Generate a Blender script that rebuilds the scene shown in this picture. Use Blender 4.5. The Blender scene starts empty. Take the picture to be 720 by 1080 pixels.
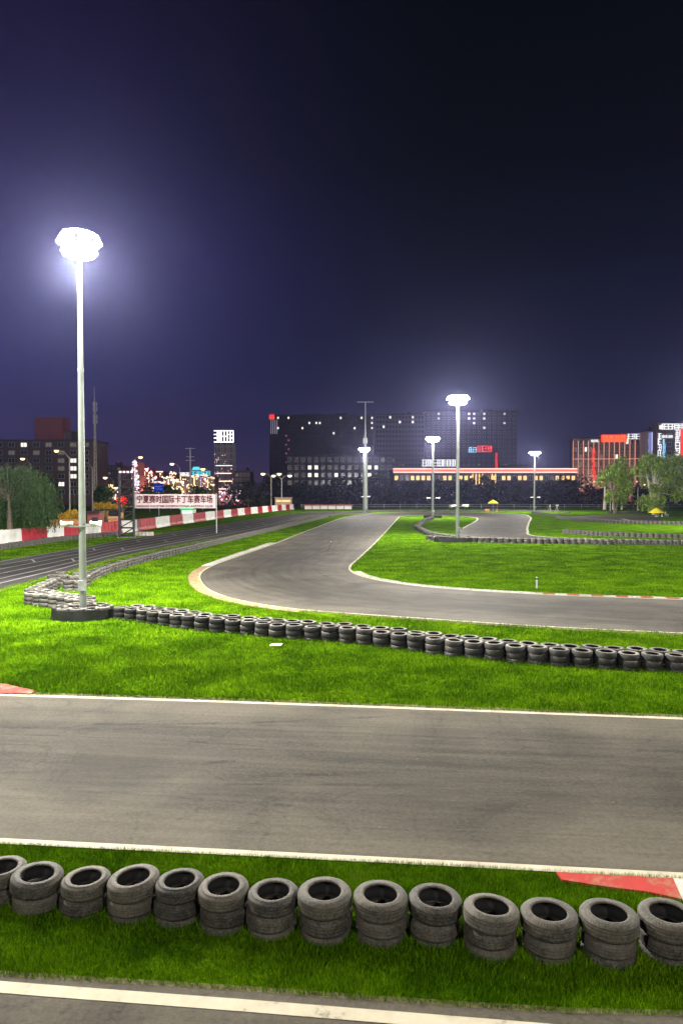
import bpy, bmesh, math, random
import numpy as np
from mathutils import Vector, Matrix

R = math.radians
PI = math.pi
SC = bpy.context.scene
COL = SC.collection

# ------------------------------------------------------------------ camera
CAM_H = 5.0
FPX = 740.0                      # focal length in pixels of the 720 x 1080 photograph
PITCH = math.atan(21.0 / FPX)
cd = bpy.data.cameras.new('camera')
cam = bpy.data.objects.new('camera', cd)
COL.objects.link(cam)
cam.location = (0, 0, CAM_H)
cam.rotation_euler = (PI / 2 - PITCH, 0, 0)
cd.sensor_fit = 'VERTICAL'
cd.sensor_height = 36.0
cd.lens = FPX / 1080.0 * 36.0
cd.clip_start = 0.1
cd.clip_end = 6000
SC.camera = cam

# ------------------------------------------------------------------ exposure, night sky
EXP = 2.5
SC.view_settings.view_transform = 'Standard'
SC.view_settings.look = 'None'
SC.view_settings.exposure = EXP
SC.view_settings.gamma = 1.0
SC.view_settings.use_curve_mapping = False
SC.cycles.use_denoising = True
SC.cycles.sample_clamp_indirect = 2.0
SC.cycles.max_bounces = 5
SC.cycles.diffuse_bounces = 2
SC.cycles.glossy_bounces = 2
SC.cycles.transmission_bounces = 2
SC.cycles.volume_bounces = 0
SC.cycles.caustics_reflective = False
SC.cycles.caustics_refractive = False
K = 1.0 / 2 ** EXP               # display-referred value -> scene value


def lin(r, g, b):
    def f(c):
        c /= 255.0
        return c / 12.92 if c <= 0.04045 else ((c + 0.055) / 1.055) ** 2.4
    return (f(r), f(g), f(b), 1.0)


world = bpy.data.worlds.new('World')
SC.world = world
world.use_nodes = True
wn, wl = world.node_tree.nodes, world.node_tree.links
wn.clear()
w_out = wn.new('ShaderNodeOutputWorld')
w_bg = wn.new('ShaderNodeBackground')
w_tc = wn.new('ShaderNodeTexCoord')
w_sep = wn.new('ShaderNodeSeparateXYZ')
wl.new(w_tc.outputs['Generated'], w_sep.inputs[0])


def w_ramp(stops):
    r = wn.new('ShaderNodeValToRGB')
    els = r.color_ramp.elements
    while len(els) < len(stops):
        els.new(0.5)
    for e, (p, c) in zip(els, stops):
        e.position = p
        e.color = lin(*c)
    wl.new(w_sep.outputs['Z'], r.inputs[0])
    return r


# light-polluted night air: brighter and more violet over the town on the left
ra = w_ramp([(0.0, (72, 54, 80)), (0.06, (50, 44, 82)), (0.16, (35, 35, 84)), (0.30, (34, 28, 82)), (0.42, (22, 19, 58)), (0.62, (15, 12, 36)), (1.0, (10, 10, 22))])
rb = w_ramp([(0.0, (44, 42, 64)), (0.06, (28, 30, 60)), (0.16, (13, 18, 46)), (0.30, (7, 12, 30)), (0.42, (4, 8, 16)), (0.62, (3, 6, 11)), (1.0, (4, 5, 10))])
w_mr = wn.new('ShaderNodeMapRange')
w_mr.inputs[1].default_value = -0.44
w_mr.inputs[2].default_value = 0.16
w_mr.interpolation_type = 'SMOOTHSTEP'
wl.new(w_sep.outputs['X'], w_mr.inputs[0])
w_mix = wn.new('ShaderNodeMix')
w_mix.data_type = 'RGBA'
wl.new(w_mr.outputs[0], w_mix.inputs[0])
wl.new(ra.outputs[0], w_mix.inputs[6])
wl.new(rb.outputs[0], w_mix.inputs[7])
w_nz = wn.new('ShaderNodeTexNoise')
w_nz.inputs['Scale'].default_value = 2.2
w_nz.inputs['Detail'].default_value = 5
wl.new(w_tc.outputs['Generated'], w_nz.inputs['Vector'])
w_v = wn.new('ShaderNodeMapRange')
w_v.inputs[1].default_value = 0.3
w_v.inputs[2].default_value = 0.7
w_v.inputs[3].default_value = 0.86
w_v.inputs[4].default_value = 1.14
wl.new(w_nz.outputs[0], w_v.inputs[0])
w_hsv = wn.new('ShaderNodeHueSaturation')
wl.new(w_v.outputs[0], w_hsv.inputs['Value'])
wl.new(w_mix.outputs[2], w_hsv.inputs['Color'])
wl.new(w_hsv.outputs[0], w_bg.inputs[0])
w_bg.inputs[1].default_value = K
wl.new(w_bg.outputs[0], w_out.inputs[0])

# floodlights (each lamp mast carries its own light; unseen fill lamps are added beside and behind the viewer)
MAST_W = 13000.0
LAMP_COL = (1.0, 0.955, 0.86)


def point_light(name, loc, w, col=LAMP_COL, r=0.4, parent=None):
    d = bpy.data.lights.new(name, 'POINT')
    d.energy = w
    d.color = col
    d.shadow_soft_size = r
    o = bpy.data.objects.new(name, d)
    COL.objects.link(o)
    o.location = loc
    o.parent = parent
    return o


FILL_LIGHTS = [((-17, -9, 14), 2900), ((13, -12, 14), 3600), ((25, 21, 15), 8500), ((-20, 20, 15), 8500), ((-46, 66, 15), 5000), ((52, 95, 15), 11000)]
for i, (p, w) in enumerate(FILL_LIGHTS):
    point_light('floodlight', p, w, r=0.6)  # added fill lamps outside the frame

# ------------------------------------------------------------------ photograph -> ground helpers
CT, ST = math.cos(PITCH), math.sin(PITCH)


def ray(px, py):
    u, v = (px - 360.0) / FPX, (540.0 - py) / FPX
    return Vector((u, CT + v * ST, -ST + v * CT))


def G(px, py, z=0.0):
    d = ray(px, py)
    t = (CAM_H - z) / -d.z
    return Vector((d.x * t, d.y * t, z))


def AT(px, py, Y):
    d = ray(px, py)
    t = Y / d.y
    return Vector((d.x * t, Y, CAM_H + d.z * t))


# ------------------------------------------------------------------ mesh helpers
class MB:
    def __init__(self):
        self.v, self.f, self.m, self.uv = [], [], [], None

    def face(self, pts, mi=0):
        n = len(self.v)
        self.v += [tuple(p) for p in pts]
        self.f.append(tuple(range(n, n + len(pts))))
        self.m.append(mi)

    def add(self, verts, faces, mi=0):
        n = len(self.v)
        self.v += [tuple(p) for p in verts]
        for f in faces:
            self.f.append(tuple(i + n for i in f))
            self.m.append(mi)
        return self

    def box(self, c, s, mi=0, rz=0.0, taper=1.0):
        x, y, z = s[0] / 2, s[1] / 2, s[2] / 2
        vs = []
        for dz, k in ((-z, 1.0), (z, taper)):
            for dx, dy in ((-x, -y), (x, -y), (x, y), (-x, y)):
                a, b = dx * k, dy * k
                vs.append((c[0] + a * math.cos(rz) - b * math.sin(rz), c[1] + a * math.sin(rz) + b * math.cos(rz), c[2] + dz))
        return self.add(vs, [(3, 2, 1, 0), (4, 5, 6, 7), (0, 1, 5, 4), (1, 2, 6, 5), (2, 3, 7, 6), (3, 0, 4, 7)], mi)

    def tube(self, pts, rad, n=8, mi=0, cap=True):
        pts = [Vector(p) for p in pts]
        rads = rad if isinstance(rad, (list, tuple)) else [rad] * len(pts)
        vs, fs = [], []
        for i, p in enumerate(pts):
            a = pts[max(0, i - 1)]
            b = pts[min(len(pts) - 1, i + 1)]
            t = (b - a).normalized()
            ref = Vector((0, 0, 1)) if abs(t.z) < 0.9 else Vector((1, 0, 0))
            s = t.cross(ref).normalized()
            q = s.cross(t).normalized()
            for k in range(n):
                an = 2 * PI * k / n
                vs.append(p + s * math.cos(an) * rads[i] + q * math.sin(an) * rads[i])
        for i in range(len(pts) - 1):
            for k in range(n):
                fs.append((i * n + k, i * n + (k + 1) % n, (i + 1) * n + (k + 1) % n, (i + 1) * n + k))
        if cap:
            fs.append(tuple(range(n - 1, -1, -1)))
            fs.append(tuple((len(pts) - 1) * n + k for k in range(n)))
        return self.add(vs, fs, mi)

    def lathe(self, prof, n=24, mi=0, c=(0, 0, 0), closed=False):
        vs, fs = [], []
        m = len(prof)
        for k in range(n):
            a = 2 * PI * k / n
            for r, z in prof:
                vs.append((c[0] + r * math.cos(a), c[1] + r * math.sin(a), c[2] + z))
        rng = m if closed else m - 1
        for k in range(n):
            k2 = (k + 1) % n
            for i in range(rng):
                j = (i + 1) % m
                fs.append((k * m + i, k2 * m + i, k2 * m + j, k * m + j))
        return self.add(vs, fs, mi)

    def build(self, name, mats, parent=None, loc=None, smooth=False):
        me = bpy.data.meshes.new(name)
        me.from_pydata(self.v, [], self.f)
        if not isinstance(mats, (list, tuple)):
            mats = [mats]
        for m in mats:
            me.materials.append(m)
        me.polygons.foreach_set('material_index', self.m)
        if smooth:
            me.polygons.foreach_set('use_smooth', [True] * len(self.f))
        if self.uv:
            l = me.uv_layers.new(name='UVMap')
            flat = []
            for p in me.polygons:
                for vi in p.vertices:
                    flat += self.uv[vi]
            l.data.foreach_set('uv', flat)
        me.update()
        o = bpy.data.objects.new(name, me)
        COL.objects.link(o)
        if parent:
            o.parent = parent
        if loc is not None:
            o.location = loc
        return o


def tag(o, label=None, cat=None, group=None, kind=None):
    if label:
        o['label'] = label
    if cat:
        o['category'] = cat
    if group:
        o['group'] = group
    if kind:
        o['kind'] = kind
    return o


def empty(name, label, cat, loc, rz=0.0, group=None):
    o = bpy.data.objects.new(name, None)
    COL.objects.link(o)
    o.location = loc
    o.rotation_euler = (0, 0, rz)
    o.empty_display_size = 0.2
    return tag(o, label, cat, group)


def copy_tree(o, parent=None):
    c = o.copy()
    COL.objects.link(c)
    if parent:
        c.parent = parent
    for ch in o.children:
        copy_tree(ch, c)
    return c


ONES = 'first second third fourth fifth sixth seventh eighth ninth tenth eleventh twelfth thirteenth fourteenth fifteenth sixteenth seventeenth eighteenth nineteenth'.split()


def ordinal(n):
    if n < 20:
        return ONES[n - 1]
    t = {2: 'twent', 3: 'thirt', 4: 'fort', 5: 'fift'}[n // 10]
    return t + 'ieth' if n % 10 == 0 else t + 'y-' + ONES[n % 10 - 1]


def catmull(pts, per=10):
    pts = [Vector(p) for p in pts]
    out = []
    for i in range(len(pts) - 1):
        p0, p1, p2, p3 = pts[max(0, i - 1)], pts[i], pts[i + 1], pts[min(len(pts) - 1, i + 2)]
        # centripetal knots avoid loops on uneven spacing
        t0 = 0.0
        t1 = t0 + max(1e-4, (p1 - p0).length) ** 0.5
        t2 = t1 + max(1e-4, (p2 - p1).length) ** 0.5
        t3 = t2 + max(1e-4, (p3 - p2).length) ** 0.5
        for k in range(per):
            t = t1 + (t2 - t1) * k / per
            a1 = p0 * ((t1 - t) / (t1 - t0)) + p1 * ((t - t0) / (t1 - t0))
            a2 = p1 * ((t2 - t) / (t2 - t1)) + p2 * ((t - t1) / (t2 - t1))
            a3 = p2 * ((t3 - t) / (t3 - t2)) + p3 * ((t - t2) / (t3 - t2))
            b1 = a1 * ((t2 - t) / (t2 - t0)) + a2 * ((t - t0) / (t2 - t0))
            b2 = a2 * ((t3 - t) / (t3 - t1)) + a3 * ((t - t1) / (t3 - t1))
            out.append(b1 * ((t2 - t) / (t2 - t1)) + b2 * ((t - t1) / (t2 - t1)))
    out.append(pts[-1])
    return out


def arclen(pts):
    s = [0.0]
    for a, b in zip(pts, pts[1:]):
        s.append(s[-1] + (b - a).length)
    return s


def resample(pts, n=None, step=None):
    s = arclen(pts)
    L = s[-1]
    if n is None:
        n = max(2, int(round(L / step)) + 1)
    out, j = [], 0
    for k in range(n):
        d = L * k / (n - 1)
        while j < len(s) - 2 and s[j + 1] < d:
            j += 1
        f = (d - s[j]) / max(1e-9, s[j + 1] - s[j])
        out.append(pts[j].lerp(pts[j + 1], f))
    return out


def pxpath(px, per=10, smooth=True):
    g = [G(*p) for p in px]
    return catmull(g, per) if smooth else g


def up(p, z):
    return (p[0], p[1], z)


def strip(name, L, Rr, z, mat, n=90, across=6):
    """road sheet between two edges; UV: u across 0..1, v metres along"""
    L, Rr = resample(L, n), resample(Rr, n)
    mid = [(a + b) / 2 for a, b in zip(L, Rr)]
    s = arclen(mid)
    mb = MB()
    mb.uv = []
    for i in range(n):
        for k in range(across + 1):
            f = k / across
            mb.v.append(up(L[i].lerp(Rr[i], f), z))
            mb.uv.append((f, s[i]))
    w = across + 1
    for i in range(n - 1):
        for k in range(across):
            mb.f.append((i * w + k, i * w + k + 1, (i + 1) * w + k + 1, (i + 1) * w + k))
            mb.m.append(0)
    o = mb.build(name, mat)
    bm = bmesh.new()
    bm.from_mesh(o.data)
    bmesh.ops.recalc_face_normals(bm, faces=bm.faces)
    bm.to_mesh(o.data)
    bm.free()
    if o.data.polygons[0].normal.z < 0:
        o.data.flip_normals()
    return tag(o, kind='structure')


def offset(pts, d):
    out = []
    for i, p in enumerate(pts):
        t = (pts[min(len(pts) - 1, i + 1)] - pts[max(0, i - 1)])
        t.z = 0
        t.normalize()
        out.append(p + Vector((-t.y, t.x, 0)) * d)
    return out


def line(name, pts, w, z, mat, step=1.0, d=0.0):
    pts = resample(pts, step=step)
    a, b = offset(pts, d + w / 2), offset(pts, d - w / 2)
    mb = MB()
    for p, q in zip(a, b):
        mb.v += [up(p, z), up(q, z)]
    for i in range(len(pts) - 1):
        mb.f.append((2 * i, 2 * i + 1, 2 * i + 3, 2 * i + 2))
        mb.m.append(0)
    return tag(mb.build(name, mat), kind='structure')


# ------------------------------------------------------------------ materials
def mat_base(name):
    m = bpy.data.materials.new(name)
    m.use_nodes = True
    return m, m.node_tree.nodes, m.node_tree.links, m.node_tree.nodes['Principled BSDF']


def ramp_node(n, stops):
    r = n.new('ShaderNodeValToRGB')
    els = r.color_ramp.elements
    while len(els) < len(stops):
        els.new(0.5)
    for e, (p, c) in zip(els, stops):
        e.position = p
        e.color = c if len(c) == 4 else (*c, 1)
    return r


def plain(name, col, rough=0.6, metal=0.0, var=0.25, scale=6.0, bump=0.0):
    m, n, l, b = mat_base(name)
    tc = n.new('ShaderNodeTexCoord')
    nz = n.new('ShaderNodeTexNoise')
    nz.inputs['Scale'].default_value = scale
    nz.inputs['Detail'].default_value = 6
    l.new(tc.outputs['Object'], nz.inputs['Vector'])
    lo = tuple(c * (1 - var) for c in col)
    hi = tuple(min(1, c * (1 + var)) for c in col)
    r = ramp_node(n, [(0.3, lo), (0.7, hi)])
    l.new(nz.outputs[0], r.inputs[0])
    l.new(r.outputs[0], b.inputs['Base Color'])
    b.inputs['Roughness'].default_value = rough
    b.inputs['Specular IOR Level'].default_value = 0.25
    b.inputs['Metallic'].default_value = metal
    if bump:
        bp = n.new('ShaderNodeBump')
        bp.inputs['Strength'].default_value = bump
        l.new(nz.outputs[0], bp.inputs['Height'])
        l.new(bp.outputs[0], b.inputs['Normal'])
    return m


def glow(name, col, s, sample=False):
    """a thing that gives off light; s is how bright it shows"""
    m, n, l, b = mat_base(name)
    n.remove(b)
    e = n.new('ShaderNodeEmission')
    e.inputs[0].default_value = (*col, 1)
    e.inputs[1].default_value = s * K
    l.new(e.outputs[0], n['Material Output'].inputs[0])
    if not sample:
        m.cycles.emission_sampling = 'NONE'
    return m


def math_node(n, l, op, a, b=None):
    q = n.new('ShaderNodeMath')
    q.operation = op
    for i, x in enumerate((a, b)):
        if x is None:
            continue
        if isinstance(x, (int, float)):
            q.inputs[i].default_value = x
        else:
            l.new(x, q.inputs[i])
    return q.outputs[0]


def asphalt(name, dark, pale, warm=(1, 0.95, 0.86), seed=0.0):
    m, n, l, b = mat_base(name)
    uv = n.new('ShaderNodeUVMap')
    tc = n.new('ShaderNodeTexCoord')
    sep = n.new('ShaderNodeSeparateXYZ')
    l.new(uv.outputs[0], sep.inputs[0])
    # long streaks laid by tyres along the direction of travel
    mp = n.new('ShaderNodeMapping')
    mp.inputs['Scale'].default_value = (26.0, 0.12, 1)
    mp.inputs['Location'].default_value = (seed, seed, seed)
    l.new(uv.outputs[0], mp.inputs[0])
    st = n.new('ShaderNodeTexNoise')
    st.inputs['Scale'].default_value = 1.0
    st.inputs['Detail'].default_value = 7
    st.inputs['Roughness'].default_value = 0.62
    l.new(mp.outputs[0], st.inputs['Vector'])
    # broad patches
    pt = n.new('ShaderNodeTexNoise')
    pt.inputs['Scale'].default_value = 0.32
    pt.inputs['Detail'].default_value = 5
    pt.inputs['Roughness'].default_value = 0.6
    pt.inputs['Distortion'].default_value = 0.8
    l.new(tc.outputs['Object'], pt.inputs['Vector'])
    # stones
    gr = n.new('ShaderNodeTexNoise')
    gr.inputs['Scale'].default_value = 13.0
    gr.inputs['Detail'].default_value = 10
    gr.inputs['Roughness'].default_value = 0.85
    l.new(tc.outputs['Object'], gr.inputs['Vector'])
    # rippled seams and scuffs
    cr = n.new('ShaderNodeTexNoise')
    cr.inputs['Scale'].default_value = 0.5
    cr.inputs['Detail'].default_value = 9
    cr.inputs['Distortion'].default_value = 1.6
    mp2 = n.new('ShaderNodeMapping')
    mp2.inputs['Scale'].default_value = (5.0, 0.45, 1)
    mp2.inputs['Location'].default_value = (seed * 2, seed, 0)
    l.new(uv.outputs[0], mp2.inputs[0])
    l.new(mp2.outputs[0], cr.inputs['Vector'])
    crk = n.new('ShaderNodeMapRange')
    crk.inputs[1].default_value = 0.0
    crk.inputs[2].default_value = 0.012
    crk.inputs[3].default_value = 1.0
    crk.inputs[4].default_value = 0.0
    l.new(math_node(n, l, 'ABSOLUTE', math_node(n, l, 'SUBTRACT', cr.outputs[0], 0.52)), crk.inputs[0])
    # rubbered racing line in the middle, dust at the edges
    d = math_node(n, l, 'ABSOLUTE', math_node(n, l, 'SUBTRACT', sep.outputs['X'], 0.5))
    wob = math_node(n, l, 'ADD', d, math_node(n, l, 'MULTIPLY', math_node(n, l, 'SUBTRACT', pt.outputs[0], 0.5), 0.5))
    sm = n.new('ShaderNodeMapRange')
    sm.interpolation_type = 'SMOOTHSTEP'
    sm.inputs[1].default_value = 0.1
    sm.inputs[2].default_value = 0.52
    l.new(wob, sm.inputs[0])
    a = math_node(n, l, 'ADD', math_node(n, l, 'MULTIPLY', st.outputs[0], 0.55), math_node(n, l, 'MULTIPLY', sm.outputs[0], 0.26))
    a = math_node(n, l, 'ADD', a, math_node(n, l, 'MULTIPLY', math_node(n, l, 'SUBTRACT', gr.outputs[0], 0.5), 1.15))
    a = math_node(n, l, 'ADD', a, math_node(n, l, 'MULTIPLY', math_node(n, l, 'SUBTRACT', pt.outputs[0], 0.5), 0.5))
    a = math_node(n, l, 'SUBTRACT', a, math_node(n, l, 'MULTIPLY', crk.outputs[0], 0.10))
    vo = n.new('ShaderNodeTexVoronoi')
    vo.inputs['Scale'].default_value = 1.5
    l.new(tc.outputs['Object'], vo.inputs['Vector'])
    a = math_node(n, l, 'ADD', a, math_node(n, l, 'MULTIPLY', math_node(n, l, 'LESS_THAN', vo.outputs['Distance'], 0.035), 0.5))
    r = ramp_node(n, [(0.16, tuple(dark * w for w in warm)), (0.40, tuple((dark * 0.55 + pale * 0.45) * w for w in warm)), (0.68, tuple(pale * w for w in warm))])
    l.new(a, r.inputs[0])
    l.new(r.outputs[0], b.inputs['Base Color'])
    b.inputs['Roughness'].default_value = 0.82
    b.inputs['Specular IOR Level'].default_value = 0.12
    bp = n.new('ShaderNodeBump')
    bp.inputs['Strength'].default_value = 0.45
    bp.inputs['Distance'].default_value = 0.02
    l.new(gr.outputs[0], bp.inputs['Height'])
    l.new(bp.outputs[0], b.inputs['Normal'])
    return m


def worn_paint(name, col, under=(0.12, 0.11, 0.1), wear=0.42, scale=3.0):
    m, n, l, b = mat_base(name)
    tc = n.new('ShaderNodeTexCoord')
    nz = n.new('ShaderNodeTexNoise')
    nz.inputs['Scale'].default_value = scale
    nz.inputs['Detail'].default_value = 10
    nz.inputs['Roughness'].default_value = 0.72
    l.new(tc.outputs['Object'], nz.inputs['Vector'])
    r = ramp_node(n, [(wear - 0.1, under), (wear + 0.03, tuple(c * 0.82 for c in col)), (wear + 0.25, col)])
    l.new(nz.outputs[0], r.inputs[0])
    l.new(r.outputs[0], b.inputs['Base Color'])
    b.inputs['Specular IOR Level'].default_value = 0.12
    b.inputs['Roughness'].default_value = 0.75
    return m


def grass_mat(name, dark, light, blades=False):
    m, n, l, b = mat_base(name)
    tc = n.new('ShaderNodeTexCoord')
    n1 = n.new('ShaderNodeTexNoise')
    n1.inputs['Scale'].default_value = 0.55
    n1.inputs['Detail'].default_value = 6
    n1.inputs['Roughness'].default_value = 0.65
    l.new(tc.outputs['Object'], n1.inputs['Vector'])
    if blades:
        g = n.new('ShaderNodeNewGeometry')
        fine = g.outputs['Random Per Island']
        wt = 0.8
    else:
        n2 = n.new('ShaderNodeTexNoise')
        n2.inputs['Scale'].default_value = 9.0
        n2.inputs['Detail'].default_value = 8
        n2.inputs['Roughness'].default_value = 0.8
        l.new(tc.outputs['Object'], n2.inputs['Vector'])
        fine = n2.outputs[0]
        wt = 0.8
    a = math_node(n, l, 'ADD', math_node(n, l, 'ADD', math_node(n, l, 'MULTIPLY', n1.outputs[0], 1.7), -0.41), math_node(n, l, 'MULTIPLY', math_node(n, l, 'SUBTRACT', fine, 0.5), wt))
    r = ramp_node(n, [(0.16, dark), (0.5, tuple((x + y) / 2 for x, y in zip(dark, light))), (0.82, light), (1.0, (light[0] * 1.5, light[1] * 1.15, light[2] * 1.3))])
    l.new(a, r.inputs[0])
    dn = n.new('ShaderNodeTexNoise')
    dn.inputs['Scale'].default_value = 0.9
    dn.inputs['Detail'].default_value = 8
    dn.inputs['Roughness'].default_value = 0.75
    dn.inputs['Distortion'].default_value = 0.6
    l.new(tc.outputs['Object'], dn.inputs['Vector'])
    dr = n.new('ShaderNodeMapRange')
    dr.inputs[1].default_value = 0.60
    dr.inputs[2].default_value = 0.74
    dr.inputs[4].default_value = 0.55
    l.new(dn.outputs[0], dr.inputs[0])
    mx = n.new('ShaderNodeMix')
    mx.data_type = 'RGBA'
    l.new(dr.outputs[0], mx.inputs[0])
    l.new(r.outputs[0], mx.inputs[6])
    mx.inputs[7].default_value = (0.13, 0.125, 0.022, 1)
    l.new(mx.outputs[2], b.inputs['Base Color'])
    b.inputs['Roughness'].default_value = 0.6
    b.inputs['Specular IOR Level'].default_value = 0.0
    if not blades:
        bp = n.new('ShaderNodeBump')
        bp.inputs['Strength'].default_value = 0.9
        bp.inputs['Distance'].default_value = 0.12
        l.new(fine, bp.inputs['Height'])
        l.new(bp.outputs[0], b.inputs['Normal'])
    else:
        # a sward of curved blades scatters light as a soft upward facing mass
        vm = n.new('ShaderNodeVectorMath')
        vm.operation = 'MULTIPLY_ADD'
        vm.inputs[1].default_value = (0.45, 0.45, 0.45)
        vm.inputs[2].default_value = (0, 0, 0.75)
        l.new(g.outputs['Normal'], vm.inputs[0])
        nn = n.new('ShaderNodeVectorMath')
        nn.operation = 'NORMALIZE'
        l.new(vm.outputs[0], nn.inputs[0])
        l.new(nn.outputs[0], b.inputs['Normal'])
    return m


def rubber(name, lo, hi):
    m, n, l, b = mat_base(name)
    tc = n.new('ShaderNodeTexCoord')
    oi = n.new('ShaderNodeObjectInfo')
    nz = n.new('ShaderNodeTexNoise')
    nz.noise_dimensions = '4D'
    nz.inputs['Scale'].default_value = 7.0
    nz.inputs['Detail'].default_value = 7
    nz.inputs['Roughness'].default_value = 0.7
    l.new(tc.outputs['Object'], nz.inputs['Vector'])
    l.new(math_node(n, l, 'MULTIPLY', oi.outputs['Random'], 40.0), nz.inputs['W'])
    a = math_node(n, l, 'ADD', nz.outputs[0], math_node(n, l, 'MULTIPLY', math_node(n, l, 'SUBTRACT', oi.outputs['Random'], 0.5), 0.28))
    fg = n.new('ShaderNodeTexNoise')
    fg.inputs['Scale'].default_value = 38.0
    fg.inputs['Detail'].default_value = 5
    l.new(tc.outputs['Object'], fg.inputs['Vector'])
    a = math_node(n, l, 'ADD', a, math_node(n, l, 'MULTIPLY', math_node(n, l, 'SUBTRACT', fg.outputs[0], 0.5), 0.9))
    r = ramp_node(n, [(0.3, lo), (0.72, hi)])
    l.new(a, r.inputs[0])
    md = n.new('ShaderNodeTexNoise')
    md.noise_dimensions = '4D'
    md.inputs['Scale'].default_value = 3.2
    md.inputs['Detail'].default_value = 8
    md.inputs['Roughness'].default_value = 0.7
    l.new(tc.outputs['Object'], md.inputs['Vector'])
    l.new(math_node(n, l, 'MULTIPLY', oi.outputs['Random'], 73.0), md.inputs['W'])
    mr = n.new('ShaderNodeMapRange')
    mr.inputs[1].default_value = 0.5
    mr.inputs[2].default_value = 0.72
    mr.inputs[4].default_value = 0.7
    l.new(md.outputs[0], mr.inputs[0])
    mx = n.new('ShaderNodeMix')
    mx.data_type = 'RGBA'
    l.new(mr.outputs[0], mx.inputs[0])
    l.new(r.outputs[0], mx.inputs[6])
    mx.inputs[7].default_value = (hi[0] * 1.05, hi[1] * 0.93, hi[2] * 0.74, 1)
    l.new(mx.outputs[2], b.inputs['Base Color'])
    b.inputs['Roughness'].default_value = 0.75
    b.inputs['Specular IOR Level'].default_value = 0.35
    # tread blocks and ribs: angle round the axle against height
    sep = n.new('ShaderNodeSeparateXYZ')
    l.new(tc.outputs['Object'], sep.inputs[0])
    ang = math_node(n, l, 'ARCTAN2', sep.outputs['Y'], sep.outputs['X'])
    zz = math_node(n, l, 'MULTIPLY', sep.outputs['Z'], 9.0)
    blk = math_node(n, l, 'SINE', math_node(n, l, 'ADD', math_node(n, l, 'MULTIPLY', ang, 58.0), math_node(n, l, 'MULTIPLY', zz, 9.0)))
    rib = math_node(n, l, 'SINE', math_node(n, l, 'MULTIPLY', sep.outputs['Z'], 215.0))
    h = math_node(n, l, 'ADD', math_node(n, l, 'MULTIPLY', blk, 0.22), math_node(n, l, 'MULTIPLY', rib, 0.12))
    h = math_node(n, l, 'ADD', h, math_node(n, l, 'MULTIPLY', nz.outputs[0], 1.2))
    bp = n.new('ShaderNodeBump')
    bp.inputs['Strength'].default_value = 0.6
    bp.inputs['Distance'].default_value = 0.005
    l.new(h, bp.inputs['Height'])
    l.new(bp.outputs[0], b.inputs['Normal'])
    return m


def leaf_mat(name, dark, light):
    m, n, l, b = mat_base(name)
    g = n.new('ShaderNodeNewGeometry')
    tc = n.new('ShaderNodeTexCoord')
    nz = n.new('ShaderNodeTexNoise')
    nz.inputs['Scale'].default_value = 0.7
    nz.inputs['Detail'].default_value = 3
    l.new(tc.outputs['Object'], nz.inputs['Vector'])
    a = math_node(n, l, 'ADD', math_node(n, l, 'MULTIPLY', g.outputs['Random Per Island'], 0.45), math_node(n, l, 'MULTIPLY', nz.outputs[0], 0.55))
    r = ramp_node(n, [(0.25, dark), (0.75, light)])
    l.new(a, r.inputs[0])
    l.new(r.outputs[0], b.inputs['Base Color'])
    b.inputs['Specular IOR Level'].default_value = 0.08
    b.inputs['Roughness'].default_value = 0.6
    return m


M_GROUND = grass_mat('turf', (0.016, 0.047, 0.001), (0.084, 0.172, 0.0025))
M_BLADE = grass_mat('grass_blade', (0.018, 0.054, 0.001), (0.104, 0.212, 0.003), True)
M_ASPH = asphalt('asphalt', 0.016, 0.068, (1, 0.88, 0.66), seed=3.1)
M_ASPH2 = asphalt('asphalt_pale', 0.014, 0.068, (1, 0.9, 0.74), seed=8.7)
M_PIT = asphalt('asphalt_dark', 0.008, 0.042, (1, 0.95, 0.93), seed=5.2)
M_WHITE = worn_paint('white_line_paint', (0.33, 0.3, 0.225), under=(0.05, 0.045, 0.038), wear=0.39)
M_PITLINE = worn_paint('pit_line_paint', (0.2, 0.19, 0.19), under=(0.03, 0.03, 0.03), wear=0.38)
M_RED = worn_paint('red_kerb_paint', (0.27, 0.022, 0.017), under=(0.19, 0.095, 0.055), wear=0.47, scale=2.0)
M_KERBW = worn_paint('white_kerb_paint', (0.34, 0.32, 0.29), under=(0.12, 0.11, 0.095), wear=0.4, scale=4.0)
M_SAND = plain('sandy_kerb', (0.18, 0.125, 0.062), 0.9, var=0.5, scale=3.0)
M_SOIL = plain('bare_soil', (0.085, 0.075, 0.03), 0.95, var=0.4, scale=14.0)
M_TYRE = rubber('tyre_rubber', (0.010, 0.0094, 0.008), (0.060, 0.053, 0.041))
M_TREAD = rubber('shaded_tread_rubber', (0.006, 0.006, 0.006), (0.032, 0.03, 0.029))  # tread darkened, shade of the backlit stack fronts put into the colour
M_TYREP = rubber('chalky_lit_tyre_rubber', (0.014, 0.0135, 0.013), (0.085, 0.08, 0.072))  # paler for chalky paint and dust, and for strong light painted in
M_SHADED_LINER = plain('shaded_liner_rubber', (0.007, 0.007, 0.007), 0.8)  # near-black liner, shade inside the tyre holes put into the colour
M_BELT = plain('black_belt_rubber', (0.02, 0.02, 0.022), 0.5, var=0.4, scale=2.5)
M_STEEL = plain('galvanised_steel', (0.2, 0.22, 0.2), 0.45, 0.25, var=0.12, scale=3.0)
M_GREY = plain('grey_metal', (0.3, 0.31, 0.32), 0.5, 0.3)
M_BLACK = plain('black_steel', (0.025, 0.025, 0.028), 0.5, 0.2)
M_BARR = plain('red_plastic', (0.24, 0.008, 0.016), 0.5, var=0.3, scale=1.5)
M_BARW = plain('white_plastic', (0.5, 0.5, 0.48), 0.5, var=0.15, scale=1.5)
M_CONC = plain('concrete', (0.32, 0.3, 0.27), 0.9, var=0.3, scale=2.0)
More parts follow.
